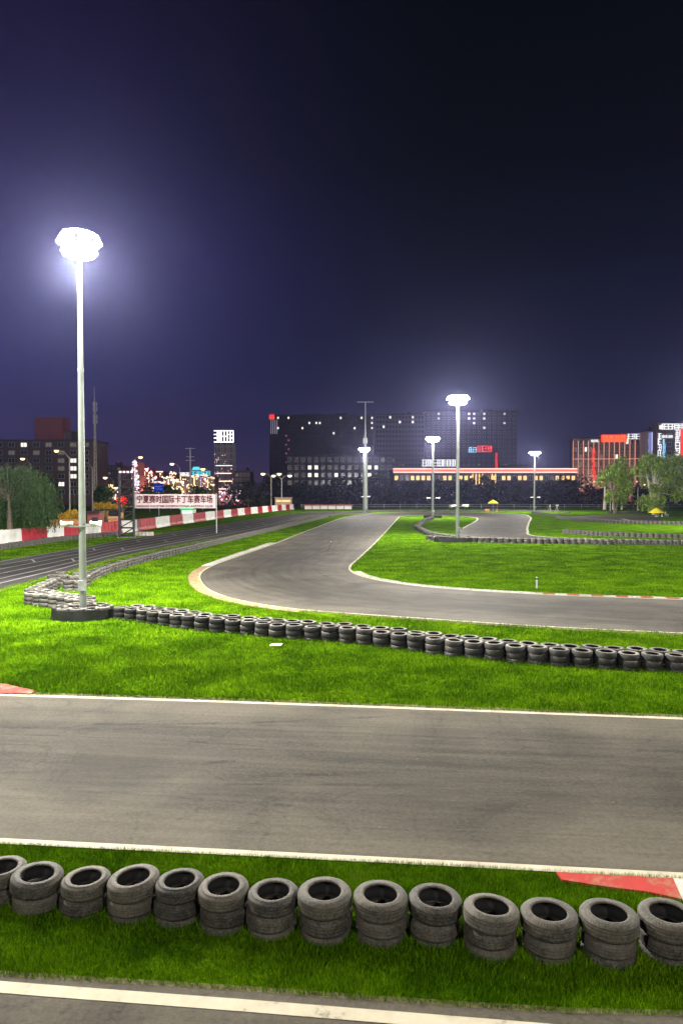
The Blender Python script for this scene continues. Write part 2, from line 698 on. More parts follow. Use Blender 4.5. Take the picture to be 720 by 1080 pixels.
M_BANNER = plain('banner_cloth', (0.6, 0.5, 0.51), 0.8, var=0.08, scale=0.8)
M_INK = plain('maroon_ink', (0.09, 0.012, 0.02), 0.8)
M_WALLD = plain('dark_render', (0.05, 0.048, 0.062), 0.85, var=0.2, scale=0.15)
M_WALLB = plain('brown_render', (0.085, 0.066, 0.064), 0.85, var=0.2, scale=0.2)
M_WALLR = plain('red_brown_render', (0.22, 0.06, 0.055), 0.85, var=0.2, scale=0.2)
M_WALLG = plain('grey_render', (0.3, 0.3, 0.33), 0.85, var=0.2, scale=0.2)
M_GLASS = plain('dark_window_glass', (0.02, 0.024, 0.03), 0.15, var=0.2)
M_BARK = plain('bark', (0.14, 0.11, 0.08), 0.9, var=0.4, scale=5.0, bump=0.5)
M_BARKP = plain('pale_bark', (0.42, 0.37, 0.3), 0.9, var=0.3, scale=4.0, bump=0.4)
M_LEAFW = leaf_mat('willow_leaf', (0.012, 0.032, 0.008), (0.045, 0.085, 0.022))
M_LEAFR = leaf_mat('poplar_leaf', (0.05, 0.10, 0.008), (0.21, 0.31, 0.03))
M_LEAFD = leaf_mat('dark_leaf', (0.008, 0.012, 0.009), (0.022, 0.028, 0.022))
M_LEAFY = leaf_mat('golden_leaf', (0.3, 0.16, 0.01), (0.62, 0.4, 0.03))
M_YELLOW = plain('yellow_canvas', (0.75, 0.62, 0.01), 0.7, var=0.1)
M_ORANGE = plain('orange_boards', (0.5, 0.24, 0.1), 0.7, var=0.3)
M_LENS = glow('floodlight_lens_light', (1.0, 0.96, 0.88), 60)
M_LWHITE = glow('white_sign_light', (0.95, 0.97, 1.0), 1.35)
M_LRED = glow('red_sign_light', (1.0, 0.035, 0.02), 1.5)
M_LREDHOT = glow('red_letter_light', (1.0, 0.16, 0.04), 2.0)
M_LWARM = glow('warm_window_light', (1.0, 0.75, 0.45), 2.4)
M_LWIN = glow('pale_window_light', (1.0, 0.93, 0.8), 1.3)
M_LPINK = glow('pink_neon_light', (1.0, 0.5, 0.6), 2.6)
M_LROSE = glow('rose_neon_light', (1.0, 0.6, 0.55), 2.6)
M_LYEL = glow('yellow_neon_light', (1.0, 0.72, 0.25), 2.8)
M_LCYAN = glow('cyan_neon_light', (0.1, 0.75, 0.8), 1.2)
M_LBLUE = glow('blue_neon_light', (0.12, 0.25, 1.0), 0.9)
M_LSKY = glow('light_blue_sign_light', (0.35, 0.7, 1.0), 1.4)
M_LVIO = glow('violet_light', (0.35, 0.38, 0.85), 0.55)
M_LVIO2 = glow('pale_violet_light', (0.6, 0.62, 1.0), 0.95)
M_LGREEN = glow('green_sign_light', (0.02, 0.8, 0.2), 1.2)
M_LDIM = glow('dim_window_light', (0.9, 0.75, 0.6), 0.13)
M_LSOD = glow('street_lamp_light', (1.0, 0.62, 0.26), 5)
M_LEAVE = glow('red_eave_light', (1.0, 0.12, 0.07), 1.7)
M_LAMB = glow('amber_light', (1.0, 0.58, 0.2), 1.7)
M_LSTRIP = glow('copper_facade_light', (0.85, 0.36, 0.24), 0.95)

# ------------------------------------------------------------------ ground and tracks
mb = MB()
mb.face([(-700, -60, 0), (700, -60, 0), (700, 1100, 0), (-700, 1100, 0)])
ground = tag(mb.build('ground', M_GROUND), kind='structure')

Z1, Z2, Z3 = 0.006, 0.011, 0.016


def ext(px, first=None, last=None):
    return ([first] if first else []) + px + ([last] if last else [])


# near track, running across the picture
nt_far = [G(*p) for p in [(-500, 716), (0, 732.5), (200, 738.5), (400, 745.5), (720, 757.5), (1300, 781)]]
nt_near = [G(*p) for p in [(-500, 863), (0, 889), (400, 909), (720, 926), (1300, 957)]]
near_track = strip('near_track', nt_far, nt_near, Z1, M_ASPH, n=60, across=8)
line('white_line', nt_far, 0.15, Z2, M_WHITE, d=-0.05)
line('white_line', nt_near, 0.15, Z2, M_WHITE, d=0.04)
# track right under the viewer
bt_far = [G(*p) for p in [(-400, 998), (0, 1030), (240, 1044.5), (480, 1062), (590, 1069), (720, 1072), (1200, 1090)]]
bt_near = [G(*p) for p in [(-400, 1500), (0, 1600), (240, 1650), (480, 1700), (720, 1750), (1200, 1850)]]
front_track = strip('front_track', bt_far, bt_near, Z1, M_ASPH, n=40, across=6)
bl = [G(*p) for p in [(-400, 1008), (0, 1042), (240, 1060), (500, 1081), (720, 1099), (1200, 1140)]]
line('white_line', bl, 0.16, Z2, M_WHITE)

# kerbs at the ends of the near track
def flat_poly(name, px, z, mat):
    m = MB()
    m.face([up(G(*p), z) for p in px])
    o = m.build(name, mat)
    if o.data.polygons[0].normal.z < 0:
        o.data.flip_normals()
    return tag(o, kind='structure')


def kerb_slab(name, px, h, mat):
    """low sloping kerb slab with real edges"""
    g = [G(*p) for p in px]
    m = MB()
    n = len(g)
    m.v = [up(p, 0.0) for p in g] + [up(p, h) for p in g]
    m.f = [tuple(range(n, 2 * n))] + [(i, (i + 1) % n, n + (i + 1) % n, n + i) for i in range(n)]
    m.m = [0] * (n + 1)
    o = m.build(name, mat)
    bm = bmesh.new()
    bm.from_mesh(o.data)
    bmesh.ops.recalc_face_normals(bm, faces=bm.faces)
    bm.to_mesh(o.data)
    bm.free()
    return tag(o, kind='structure')


kerb_slab('red_kerb', [(586, 922.0), (709, 928.5), (718.5, 950.5), (683, 942.8), (640, 937.5), (592, 930)], 0.03, M_RED)
kerb_slab('white_kerb', [(709.3, 928.5), (748, 930.5), (765, 960), (719, 951)], 0.03, M_KERBW)
kerb_slab('red_kerb', [(765.5, 960), (748.5, 930.5), (900, 939), (930, 990)], 0.03, M_RED)
kerb_slab('red_kerb', [(-160, 714), (6, 722.5), (37, 729.5), (33, 732.8), (0, 731.8), (-160, 726)], 0.03, M_RED)

# winding track in the middle distance
mt_L = pxpath([(393, 541.6), (370, 544.2), (330, 557.5), (288, 574), (252, 586.5), (222, 597.6), (211, 605), (211.5, 614), (223.5, 624), (254, 633.5), (308, 642), (380, 647.8), (440, 652), (568, 660.5), (720, 668), (900, 676), (1200, 688)])
mt_R = pxpath([(421, 544.8), (396, 572), (377, 590), (369.5, 597), (370, 602), (379, 607), (402, 612.6), (440, 618), (500, 623), (576, 627.4), (650, 630.2), (720, 632.4), (900, 637), (1200, 643)])


def strip_dir(name, L, Rr, z, mat, n=160, across=8):
    return strip(name, L, Rr, z, mat, n, across)


mid_track = strip_dir('winding_track', mt_L, mt_R, Z1, M_ASPH2)
line('white_line', mt_L, 0.17, Z2, M_WHITE, step=0.6)
line('white_line', mt_R, 0.17, Z2, M_WHITE, step=0.6)
# far link and the road coming back toward the lamp mast
bk_out = pxpath([(392, 541.4), (430, 540.2), (500, 540.5), (545, 542), (558, 545), (557, 552), (556, 560), (562, 565), (590, 567.2), (720, 570), (900, 573)])
bk_in = pxpath([(421, 545), (440, 543.8), (480, 544.4), (500, 546), (503, 548), (492, 555), (482, 561), (483, 566), (500, 569.5), (560, 571.8), (720, 575), (900, 579)])
back_track = strip_dir('back_track', bk_out, bk_in, Z2 + 0.004, M_ASPH2)
line('white_line', bk_out, 0.3, Z3 + 0.004, M_WHITE, step=0.8)
line('white_line', bk_in[:55], 0.3, Z3 + 0.004, M_WHITE, step=0.8)
fr_a = pxpath([(596, 545.0), (630, 543.5), (668, 543.6), (690, 544)])
fr_b = pxpath([(604, 548.2), (640, 550.6), (673, 551.2), (700, 551.4)])
strip_dir('far_track', fr_a, fr_b, Z1, M_ASPH2, n=40)
line('white_line', pxpath([(655, 547), (664, 549), (676, 551), (692, 551.6)]), 0.6, Z2, M_WHITE, step=0.8)

# pit straight on the left
ps_U = pxpath([(-160, 621), (0, 591.7), (87, 577.3), (120, 571.3), (180, 561.3), (240, 551.8), (280, 545.8), (307, 541.9), (335, 540.0), (392, 539.4)])
ps_L = pxpath([(-160, 668), (0, 620.8), (60, 605.5), (120, 588.3), (180, 576), (240, 565.2), (273, 558.6), (307, 550), (340, 543.6), (392, 541.4)])
pit_straight = strip_dir('pit_straight', ps_U, ps_L, Z1, M_PIT)
ua, la = resample(ps_U, 120), resample(ps_L, 120)
for f, w in ((0.03, 0.15), (0.2, 0.12), (0.38, 0.12), (0.55, 0.12), (0.72, 0.13), (0.86, 0.2)):
    line('pit_line', [a.lerp(b, f) for a, b in zip(ua, la)], w, Z2, M_PITLINE)
# grid boxes between the lanes
for k in range(14):
    i = 14 + 4 * k
    a, b = ua[i], la[i]
    j = k % 2
    f0, f1 = ((0.2, 0.38), (0.55, 0.72))[j]
    line('grid_mark', [a.lerp(b, f0 + 0.012), a.lerp(b, f1 - 0.012)], 0.15, Z2 + 0.004, M_PITLINE, step=0.3)

# sandy run-off and kerb round the hairpin
out_edge = [p for p in mt_L if 25 < p.y < 66 and p.x < -1.5]
line('sandy_kerb', out_edge, 0.55, 0.0045, M_SAND, step=0.5, d=-0.36)
# pale ribbed kerb on the approach, red and white kerb on the inside
def kerb_blocks(name_a, name_b, path, w, n, d, mats, h=0.03):
    pts = resample(path, n + 1)
    o1, o2 = offset(pts, d - w / 2), offset(pts, d + w / 2)
    for i in range(n):
        m = MB()
        q = [o1[i], o1[i + 1], o2[i + 1], o2[i]]
        m.v = [up(p, 0.0) for p in q] + [up(p, h) for p in q]
        m.f = [(4, 5, 6, 7), (0, 1, 5, 4), (1, 2, 6, 5), (2, 3, 7, 6), (3, 0, 4, 7)]
        m.m = [0] * 5
        o = m.build((name_a, name_b)[i % 2], mats[i % 2])
        bm = bmesh.new()
        bm.from_mesh(o.data)
        bmesh.ops.recalc_face_normals(bm, faces=bm.faces)
        bm.to_mesh(o.data)
        bm.free()
        tag(o, kind='structure')


kerb_blocks('pale_kerb', 'pale_kerb', pxpath([(292, 572.5), (252, 586.3), (224, 597)]), 0.7, 14, -0.42, (M_KERBW, M_CONC))
kerb_blocks('pale_kerb', 'pale_kerb', pxpath([(370.5, 603), (379, 607.2), (402, 612.8), (440, 618.2), (500, 623.2), (560, 626.6)]), 0.5, 14, 0.34, (M_KERBW, M_CONC))
kerb_blocks('white_kerb', 'red_kerb', pxpath([(560, 626.6), (576, 627.4), (650, 630.2), (720, 632.4), (800, 634.8)]), 0.45, 18, 0.32, (M_KERBW, M_RED))
# bare soil along the edges
line('soil_edge', resample(mt_L, 200)[98:], 0.35, 0.0022, M_SOIL, d=-0.24)
line('soil_edge', nt_far, 0.22, 0.0026, M_SOIL, d=0.14)
line('soil_edge', bt_far, 0.1, 0.0026, M_SOIL, d=0.03)
line('soil_edge', ps_L, 0.5, 0.0022, M_SOIL, d=-0.3)

# rubber laid down by the karts
def skid_mat():
    m, n, l, b = mat_base('skid_rubber')
    tc = n.new('ShaderNodeTexCoord')
    nz = n.new('ShaderNodeTexNoise')
    nz.inputs['Scale'].default_value = 1.3
    nz.inputs['Detail'].default_value = 9
    nz.inputs['Roughness'].default_value = 0.75
    l.new(tc.outputs['Object'], nz.inputs['Vector'])
    mr = n.new('ShaderNodeMapRange')
    mr.inputs[1].default_value = 0.42
    mr.inputs[2].default_value = 0.75
    mr.inputs[4].default_value = 0.55
    l.new(nz.outputs[0], mr.inputs[0])
    l.new(mr.outputs[0], b.inputs['Alpha'])
    b.inputs['Specular IOR Level'].default_value = 0.1
    b.inputs['Base Color'].default_value = (0.008, 0.0075, 0.007, 1)
    b.inputs['Roughness'].default_value = 0.6
    return m


def dust_mat():
    m = skid_mat()
    m.name = 'pale_dust'
    m.node_tree.nodes['Principled BSDF'].inputs['Base Color'].default_value = (0.07, 0.06, 0.045, 1)
    return m


M_SKID, M_DUST = skid_mat(), dust_mat()
wl_a, wl_b = resample(mt_L, 160), resample(mt_R, 160)
random.seed(19)
for k in range(15):
    i0 = random.randint(8, 100)
    i1 = min(159, i0 + random.randint(16, 46))
    f0, f1 = random.uniform(0.2, 0.8), random.uniform(0.2, 0.8)
    pts = [wl_a[i].lerp(wl_b[i], f0 + (f1 - f0) * (i - i0) / (i1 - i0)) for i in range(i0, i1)]
    pts = catmull(pts[::4], 4)
    for d in ((0.0, 1.05) if k % 2 else (0.0,)):
        line('skid_mark', pts, random.uniform(0.12, 0.2), Z1 + 0.0022 + 0.00025 * k, M_DUST if k % 3 == 0 else M_SKID, step=0.6, d=d)
for k in range(16):
    x0 = random.uniform(-9, 5)
    y0 = random.uniform(10.2, 15.6)
    ln = random.uniform(3, 9)
    cv = random.uniform(-0.02, 0.02)
    pts = [Vector((x0 + ln * q / 12, min(16.2, max(9.9, y0 - 0.035 * ln * q / 12 + cv * (ln * q / 12) ** 2)), 0)) for q in range(13)]
    line('skid_mark', pts, random.uniform(0.05, 0.16), Z1 + 0.0022 + 0.0001 * k, M_DUST if k % 2 else M_SKID, step=0.4)

# ------------------------------------------------------------------ grass blades
def poly_of(L, Rr, n=60):
    a, b = resample(L, n), resample(Rr, n)
    return np.array([(p.x, p.y) for p in a] + [(p.x, p.y) for p in reversed(b)])


ROADS = [poly_of(nt_far, nt_near), poly_of(bt_far, bt_near), poly_of(mt_L, mt_R, 120), poly_of(ps_U, ps_L), poly_of(bk_out, bk_in, 100), poly_of(fr_a, fr_b),
         np.array([(G(*p).x, G(*p).y) for p in [(586, 922.0), (760, 930.5), (760, 960), (719, 951), (683, 942.8), (640, 937.5), (592, 930)]]),
         np.array([(p.x, p.y) for p in offset(out_edge, -0.08)] + [(p.x, p.y) for p in reversed(offset(out_edge, -0.6))]),
         np.array([(G(*p).x, G(*p).y) for p in [(-160, 713), (6, 722), (37, 729.5), (33, 733), (-160, 727)]])]


def inside(poly, x, y):
    r = np.zeros(len(x), bool)
    x0, y0 = poly[-1]
    for x1, y1 in poly:
        c = (y1 > y) != (y0 > y)
        t = (x0 - x1) * (y - y1) / ((y0 - y1) if y0 != y1 else 1e-9) + x1
        r ^= c & (x < t)
        x0, y0 = x1, y1
    return r


def lawn(name, y0, y1, dens, h, w, seed, lean=0.5):
    rng = np.random.default_rng(seed)
    xm = y1 * 0.53 + 5.0
    n = int(2 * xm * (y1 - y0) * dens)
    x = rng.uniform(-xm, xm, n)
    y = rng.uniform(y0, y1, n)
    keep = np.abs(x) < y * 0.53 + 4.8
    for p in ROADS:
        keep &= ~inside(p, x, y)
    x, y = x[keep], y[keep]
    # thin the sward in places
    tn = np.sin(x * 1.7 + 1.3 * np.sin(y * 1.1)) * np.sin(y * 2.1 + np.sin(x * 0.9) * 1.7)
    keep = rng.uniform(0, 1, len(x)) < 0.86 + 0.14 * tn
    x, y, tn = x[keep], y[keep], tn[keep]
    n = len(x)
    a = rng.uniform(0, 2 * PI, n)
    hh = h * rng.uniform(0.55, 1.25, n) * (1 + 0.22 * tn)
    ww = w * rng.uniform(0.7, 1.3, n)
    la = rng.uniform(0, 2 * PI, n)
    lm = hh * lean * rng.uniform(0.2, 1.2, n)
    v = np.zeros((n, 3, 3), np.float32)
    v[:, 0, 0] = x - np.cos(a) * ww / 2
    v[:, 0, 1] = y - np.sin(a) * ww / 2
    v[:, 1, 0] = x + np.cos(a) * ww / 2
    v[:, 1, 1] = y + np.sin(a) * ww / 2
    v[:, 2, 0] = x + np.cos(la) * lm
    v[:, 2, 1] = y + np.sin(la) * lm
    v[:, 2, 2] = hh
    me = bpy.data.meshes.new(name)
    me.vertices.add(3 * n)
    me.vertices.foreach_set('co', v.ravel())
    me.loops.add(3 * n)
    me.loops.foreach_set('vertex_index', np.arange(3 * n, dtype=np.int32))
    me.polygons.add(n)
    me.polygons.foreach_set('loop_start', np.arange(0, 3 * n, 3, dtype=np.int32))
    me.materials.append(M_BLADE)
    me.update()
    me.validate()
    o = bpy.data.objects.new(name, me)
    COL.objects.link(o)
    return tag(o, 'short mown green grass growing between the tracks', 'grass', kind='stuff')


lawn('grass', 6.0, 9.9, 6500, 0.058, 0.0055, 1)
lawn('grass', 15.0, 24.0, 1300, 0.07, 0.012, 2)
lawn('grass', 24.0, 42.0, 420, 0.075, 0.02, 3)
lawn('grass', 42.0, 85.0, 110, 0.08, 0.035, 4)

TUFTS = []


def foot_tufts():
    rng = np.random.default_rng(17)
    n = 420
    vs = []
    for c, r0, h, w, cnt in TUFTS:
        a = rng.uniform(0, 2 * PI, cnt)
        rr = r0 + rng.exponential(0.05, cnt)
        x, y = c[0] + rr * np.cos(a), c[1] + rr * np.sin(a)
        b = rng.uniform(0, 2 * PI, cnt)
        hh = h * rng.uniform(0.5, 1.3, cnt)
        v = np.zeros((cnt, 3, 3), np.float32)
        v[:, 0, 0], v[:, 0, 1] = x - np.cos(b) * w, y - np.sin(b) * w
        v[:, 1, 0], v[:, 1, 1] = x + np.cos(b) * w, y + np.sin(b) * w
        l = rng.uniform(-0.5, 0.5, (cnt, 2)) * hh[:, None]
        v[:, 2, 0], v[:, 2, 1], v[:, 2, 2] = x + l[:, 0] + 0.02 * np.cos(a), y + l[:, 1] + 0.02 * np.sin(a), hh
        vs.append(v)
    v = np.concatenate(vs)
    n = len(v)
    me = bpy.data.meshes.new('grass')
    me.vertices.add(3 * n)
    me.vertices.foreach_set('co', v.ravel())
    me.loops.add(3 * n)
    me.loops.foreach_set('vertex_index', np.arange(3 * n, dtype=np.int32))
    me.polygons.add(n)
    me.polygons.foreach_set('loop_start', np.arange(0, 3 * n, 3, dtype=np.int32))
    me.materials.append(M_BLADE)
    me.update()
    me.validate()
    o = bpy.data.objects.new('grass', me)
    COL.objects.link(o)
    tag(o, 'longer unmown grass round the feet of the tyre stacks', 'grass', kind='stuff')


# ------------------------------------------------------------------ tyres
def tyre_profile(Ro, Ri, W, full=True):
    h = W / 2
    if full:
        p = [(Ri, -h * 0.80), (Ri + 0.012, -h * 0.93), (Ri + 0.04, -h * 0.98), (Ri + 0.045, -h * 0.94), ((Ri + Ro) / 2 + 0.01, -h * 1.0), (Ro - 0.045, -h * 0.96), (Ro - 0.02, -h * 0.86), (Ro - 0.005, -h * 0.68)]
        for z in (-0.42, -0.05, 0.33):
            p += [(Ro, (z - 0.13) * h), (Ro, (z + 0.10) * h), (Ro - 0.002, (z + 0.13) * h), (Ro - 0.002, (z + 0.17) * h)]
        p += [(Ro, 0.57 * h), (Ro - 0.005, h * 0.68), (Ro - 0.02, h * 0.86), (Ro - 0.045, h * 0.96), ((Ri + Ro) / 2 + 0.01, h * 1.0), (Ri + 0.045, h * 0.94), (Ri + 0.04, h * 0.98), (Ri + 0.012, h * 0.93), (Ri, h * 0.80)]
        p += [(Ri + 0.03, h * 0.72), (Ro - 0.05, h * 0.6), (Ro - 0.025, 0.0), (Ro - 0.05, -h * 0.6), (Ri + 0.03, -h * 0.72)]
        return p
    return [(Ri, -h * 0.85), ((Ri + Ro) / 2, -h), (Ro - 0.016, -h * 0.92), (Ro, -h * 0.72), (Ro, h * 0.72), (Ro - 0.016, h * 0.92), ((Ri + Ro) / 2, h), (Ri, h * 0.85), (Ro - 0.05, h * 0.5), (Ro - 0.05, -h * 0.5)]


TYRES = {}
random.seed(11)
for k, (Ro, Ri, W) in enumerate([(0.292, 0.181, 0.185), (0.302, 0.187, 0.195), (0.284, 0.175, 0.18), (0.308, 0.186, 0.205)]):
    q = MB().lathe(tyre_profile(Ro, Ri, W), 48, closed=True)
    npf = len(tyre_profile(Ro, Ri, W))
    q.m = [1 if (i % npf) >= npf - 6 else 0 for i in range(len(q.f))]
    o = q.build('tyre', [M_TYRE, M_SHADED_LINER], smooth=True)
    TYRES[k] = (o.data, W, Ro)
    COL.objects.unlink(o)
    bpy.data.objects.remove(o)
q = MB().lathe(tyre_profile(0.29, 0.175, 0.185, False), 26, closed=True)
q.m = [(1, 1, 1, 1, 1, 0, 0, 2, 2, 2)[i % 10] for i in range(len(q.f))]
M_SIDE = rubber('backlit_sidewall_rubber', (0.035, 0.033, 0.03), (0.15, 0.14, 0.125))  # pale upper sidewalls, backlight on the rims painted into the colour
me = q.build('tyre', [M_SIDE, M_TREAD, M_SHADED_LINER], smooth=True)
TYRES['mid'] = (me.data, 0.185, 0.29)
COL.objects.unlink(me)
bpy.data.objects.remove(me)
q = MB().lathe(tyre_profile(0.29, 0.175, 0.185, False), 22, closed=True)
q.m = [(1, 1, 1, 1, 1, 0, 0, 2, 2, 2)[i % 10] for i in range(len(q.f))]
M_SIDEP = rubber('chalky_lit_sidewall_rubber', (0.06, 0.058, 0.053), (0.2, 0.19, 0.17))  # pale tops: chalky paint, with strong light put into the colour too
me = q.build('tyre', [M_SIDEP, M_TYREP, M_SHADED_LINER], smooth=True)
TYRES['pale'] = (me.data, 0.185, 0.29)
COL.objects.unlink(me)
bpy.data.objects.remove(me)


def place_tyre(kind, loc, rot, label, group):
    o = bpy.data.objects.new('tyre', TYRES[kind][0])
    COL.objects.link(o)
    o.location = loc
    o.rotation_euler = rot
    return tag(o, label, 'tyre', group)


# nearest row: stacks of three, (hole x, hole y, foot y) seen from the terrace
NEAR = [(3, 915, 957), (41, 921.5, 965), (90, 926, 970), (141, 925, 975), (189, 929, 979), (237, 935.5, 987), (287, 940, 992), (343, 941, 996), (401, 944, 998), (458, 947.5, 998), (517, 956, 1012), (578, 963, 1017), (641, 963.5, 1021), (703, 962.5, 1018), (762, 967, 1024), (822, 971, 1029)]
TILT = [(0, 0), (-3, -4), (0, 1), (-2, -4.5), (0, 2), (2, 2), (0, 1), (-1, 0), (0, 1), (1, 2), (3, 5), (1, 2), (1, 2), (0, 0), (1, 2), (2, 0)]
PICK = [0, 1, 2, 1, 2, 0, 0, 3, 3, 1, 1, 3, 3, 3, 1, 0]
random.seed(5)
for i, (px, py, fy) in enumerate(NEAR):
    ks = [PICK[i], random.choice((0, 2, 1)), random.choice((0, 2))]
    H = sum(TYRES[k][1] for k in ks) - 0.006
    c = G(px, fy + (3 if i > 6 else 1))
    Yc = c.y + 0.28
    c = AT(px, py, Yc)
    base = min(-0.02, c.z - H + 0.02)
    z = base
    TUFTS.append((c, 0.30, 0.10, 0.0032, 520))
    n = ordinal(i + 1)
    for lev, k in enumerate(reversed(ks)):
        W = TYRES[k][1]
        jit = 0.016 if lev else 0.0
        tx, ty = (R(TILT[i][0] * 0.8), R(TILT[i][1] * 0.8)) if lev == 2 else (R(random.uniform(-1.2, 1.2)), R(random.uniform(-1.2, 1.2)))
        zz = z + W / 2 + (0.004 if lev == 2 else 0)
        word = ('half buried bottom tyre of the', 'middle tyre of the', 'top tyre of the')[lev]
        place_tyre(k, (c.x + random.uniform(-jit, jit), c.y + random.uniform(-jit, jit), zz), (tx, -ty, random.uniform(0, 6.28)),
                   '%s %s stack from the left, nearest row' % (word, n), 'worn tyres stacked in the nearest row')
        z += W - 0.003

# long double row in the middle
row_px = [(126, 653.2), (150, 656.5), (210, 665.5), (260, 669.5), (290, 673.5), (340, 676.5), (400, 682), (467, 691), (547, 699.5), (613, 704.8), (684, 708.4), (740, 711), (850, 716)]
row = [p + Vector((0, 0.27, 0)) for p in [G(*q) for q in row_px]]
row = resample(catmull(row), step=0.625)
back = offset(row, 0.56)
if back[5].y < row[5].y:
    back = offset(row, -0.56)
random.seed(21)
NT = len(row)
for which, pts in (('front', row), ('back', back)):
    for i, p in enumerate(pts):
        sh = 0.5 if which == 'back' else 0.0
        q = p.lerp(pts[min(NT - 1, i + 1)], sh) if i < NT - 1 else p
        if which == 'back' and i == NT - 1:
            continue
        base = -0.07 + random.uniform(-0.035, 0.025)
        TUFTS.append((q, 0.29, 0.11, 0.007, 60))
        for lev in range(3):
            j = random.uniform(-0.02, 0.02)
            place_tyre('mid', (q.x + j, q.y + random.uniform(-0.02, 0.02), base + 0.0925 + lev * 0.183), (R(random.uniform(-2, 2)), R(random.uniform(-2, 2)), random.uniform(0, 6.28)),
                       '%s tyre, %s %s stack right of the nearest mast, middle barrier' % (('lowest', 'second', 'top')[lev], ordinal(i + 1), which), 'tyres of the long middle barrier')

foot_tufts()

# far tyre walls: past the individuals everything is one mass
far_m = MB()
FAR_PROF = tyre_profile(0.29, 0.175, 0.185, False)
LOW_PROF = [(0.17, 0.05), (0.2, -0.09), (0.27, -0.085), (0.29, -0.04), (0.29, 0.05), (0.265, 0.09), (0.2, 0.092)]


def tyre_row(px, step=0.62, levels=3, seg=10, jit=0.03, off=0.0, base=-0.04):
    pts = resample(pxpath(px, 6), step=step)
    if off:
        pts = offset(pts, off)
    for p in pts:
        b = base + random.uniform(-0.03, 0.02)
        for lev in range(levels):
            far_m.lathe(LOW_PROF, seg, c=(p.x + random.uniform(-jit, jit), p.y + random.uniform(-jit, jit), b + 0.0925 + lev * 0.183))


random.seed(8)
tyre_row([(86, 617), (110, 605.5), (150, 593), (200, 581), (240, 571), (300, 556.5), (346, 545)], seg=12)
tyre_row([(438, 557), (446, 562), (457, 566), (475, 569), (503, 571.5), (560, 573), (640, 574), (760, 576)])
tyre_row([(455, 569.5), (503, 571.6), (640, 574.2)], off=-0.6)
tyre_row([(595, 562.5), (650, 566), (760, 569)])
tyre_row([(588, 546.5), (612, 549.6), (660, 552), (740, 553.8)], seg=8, step=0.66)
tyre_row([(561, 541.5), (588, 545)], seg=8, step=0.66)
tyre_row([(640, 541.5), (680, 541)], seg=8, step=0.66)
tyre_row([(-30, 584.5), (0, 580), (66, 570.6), (126, 565)], seg=8)
tyre_row([(440, 558), (447, 551), (456, 547.5)], seg=8)
tyre_row([(348, 545), (366, 541.5), (400, 539.2), (470, 538.8), (560, 539), (600, 541)], seg=8, step=0.7, levels=2)
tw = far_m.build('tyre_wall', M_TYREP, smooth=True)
tag(tw, 'far walls of grey chalky stacked tyres winding along the tracks', 'tyre wall', kind='stuff')

# corner of the pale tyre wall left of the lamp mast, two tyres high
random.seed(31)
legs = [[(94, 645.5), (62, 641), (33, 637)], [(94, 641.3), (62, 637), (44, 633.6)], [(33, 632.5), (46, 626), (58, 620.5)], [(46, 630), (58, 624.5), (66, 620.8)], [(56, 616.5), (72, 617), (90, 617.5)], [(64, 613), (92, 613.5)], [(62, 622.5), (84, 623)]]
leg_words = ['front edge', 'second line', 'left edge', 'inner edge', 'rear edge', 'hindmost line', 'middle of the bend']
used_pts = []
for li, px in enumerate(legs):
    cnt = 0
    for p in resample([G(*q) for q in px], step=0.6):
        if any((p - u).length < 0.56 for u in used_pts):
            continue
        used_pts.append(p.copy())
        cnt += 1
        base = random.uniform(-0.05, 0.0)
        for lev in range(3):
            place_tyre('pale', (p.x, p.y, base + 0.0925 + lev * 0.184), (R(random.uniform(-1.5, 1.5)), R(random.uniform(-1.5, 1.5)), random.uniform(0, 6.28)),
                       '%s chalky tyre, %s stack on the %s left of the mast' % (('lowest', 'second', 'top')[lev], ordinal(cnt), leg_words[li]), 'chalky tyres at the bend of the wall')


def belt_ring(center, rx, ry, h, label, n_t, pale=False, stacks=True):
    """thick rubber belts wrapped round a ring of tyres at a mast foot"""
    m = MB()
    N = 48
    t = 0.02
    N = 96
    for s0, s1, dr, hk in ((0.0, 0.24, 0.0, 0.86), (0.23, 0.52, 0.03, 1.0), (0.51, 0.68, 0.005, 0.9), (0.67, 0.86, 0.035, 0.97), (0.85, 1.0, 0.01, 0.9)):
        k0, k1 = int(s0 * N), int(math.ceil(s1 * N))
        vs, fs = [], []
        for k in range(k0, k1 + 1):
            a = 2 * PI * k / N
            lump = 0.05 * abs(math.cos(a * max(n_t, 10) / 2)) - 0.04 + 0.012 * math.sin(a * 7 + 1)
            hh = h * hk + 0.012 * math.sin(a * 5)
            for rr, z in ((0, -0.02), (t, -0.02), (t, hh), (0, hh)):
                vs.append(((rx + rr + dr + lump) * math.cos(a), (ry + rr + dr + lump) * math.sin(a), z))
        for k in range(k1 - k0):
            for q in range(4):
                fs.append((k * 4 + q, k * 4 + (q + 1) % 4, (k + 1) * 4 + (q + 1) % 4, (k + 1) * 4 + q))
        m.add(vs, fs)
    o = m.build('rubber_belt', M_BELT, loc=(center.x, center.y, 0.0))
    tag(o, label, 'rubber belt')
    for k in range(n_t):
        a = 2 * PI * (k + 0.5) / n_t
        for lev in range(2):
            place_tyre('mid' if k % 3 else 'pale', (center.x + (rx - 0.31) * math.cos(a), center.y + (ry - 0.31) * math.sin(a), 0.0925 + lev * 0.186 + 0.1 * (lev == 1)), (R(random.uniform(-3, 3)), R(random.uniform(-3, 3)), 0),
                       '%s tyre inside the black belt round the foot of the nearest mast' % ('lower', 'upper')[lev], 'tyres inside the belt at the nearest mast')


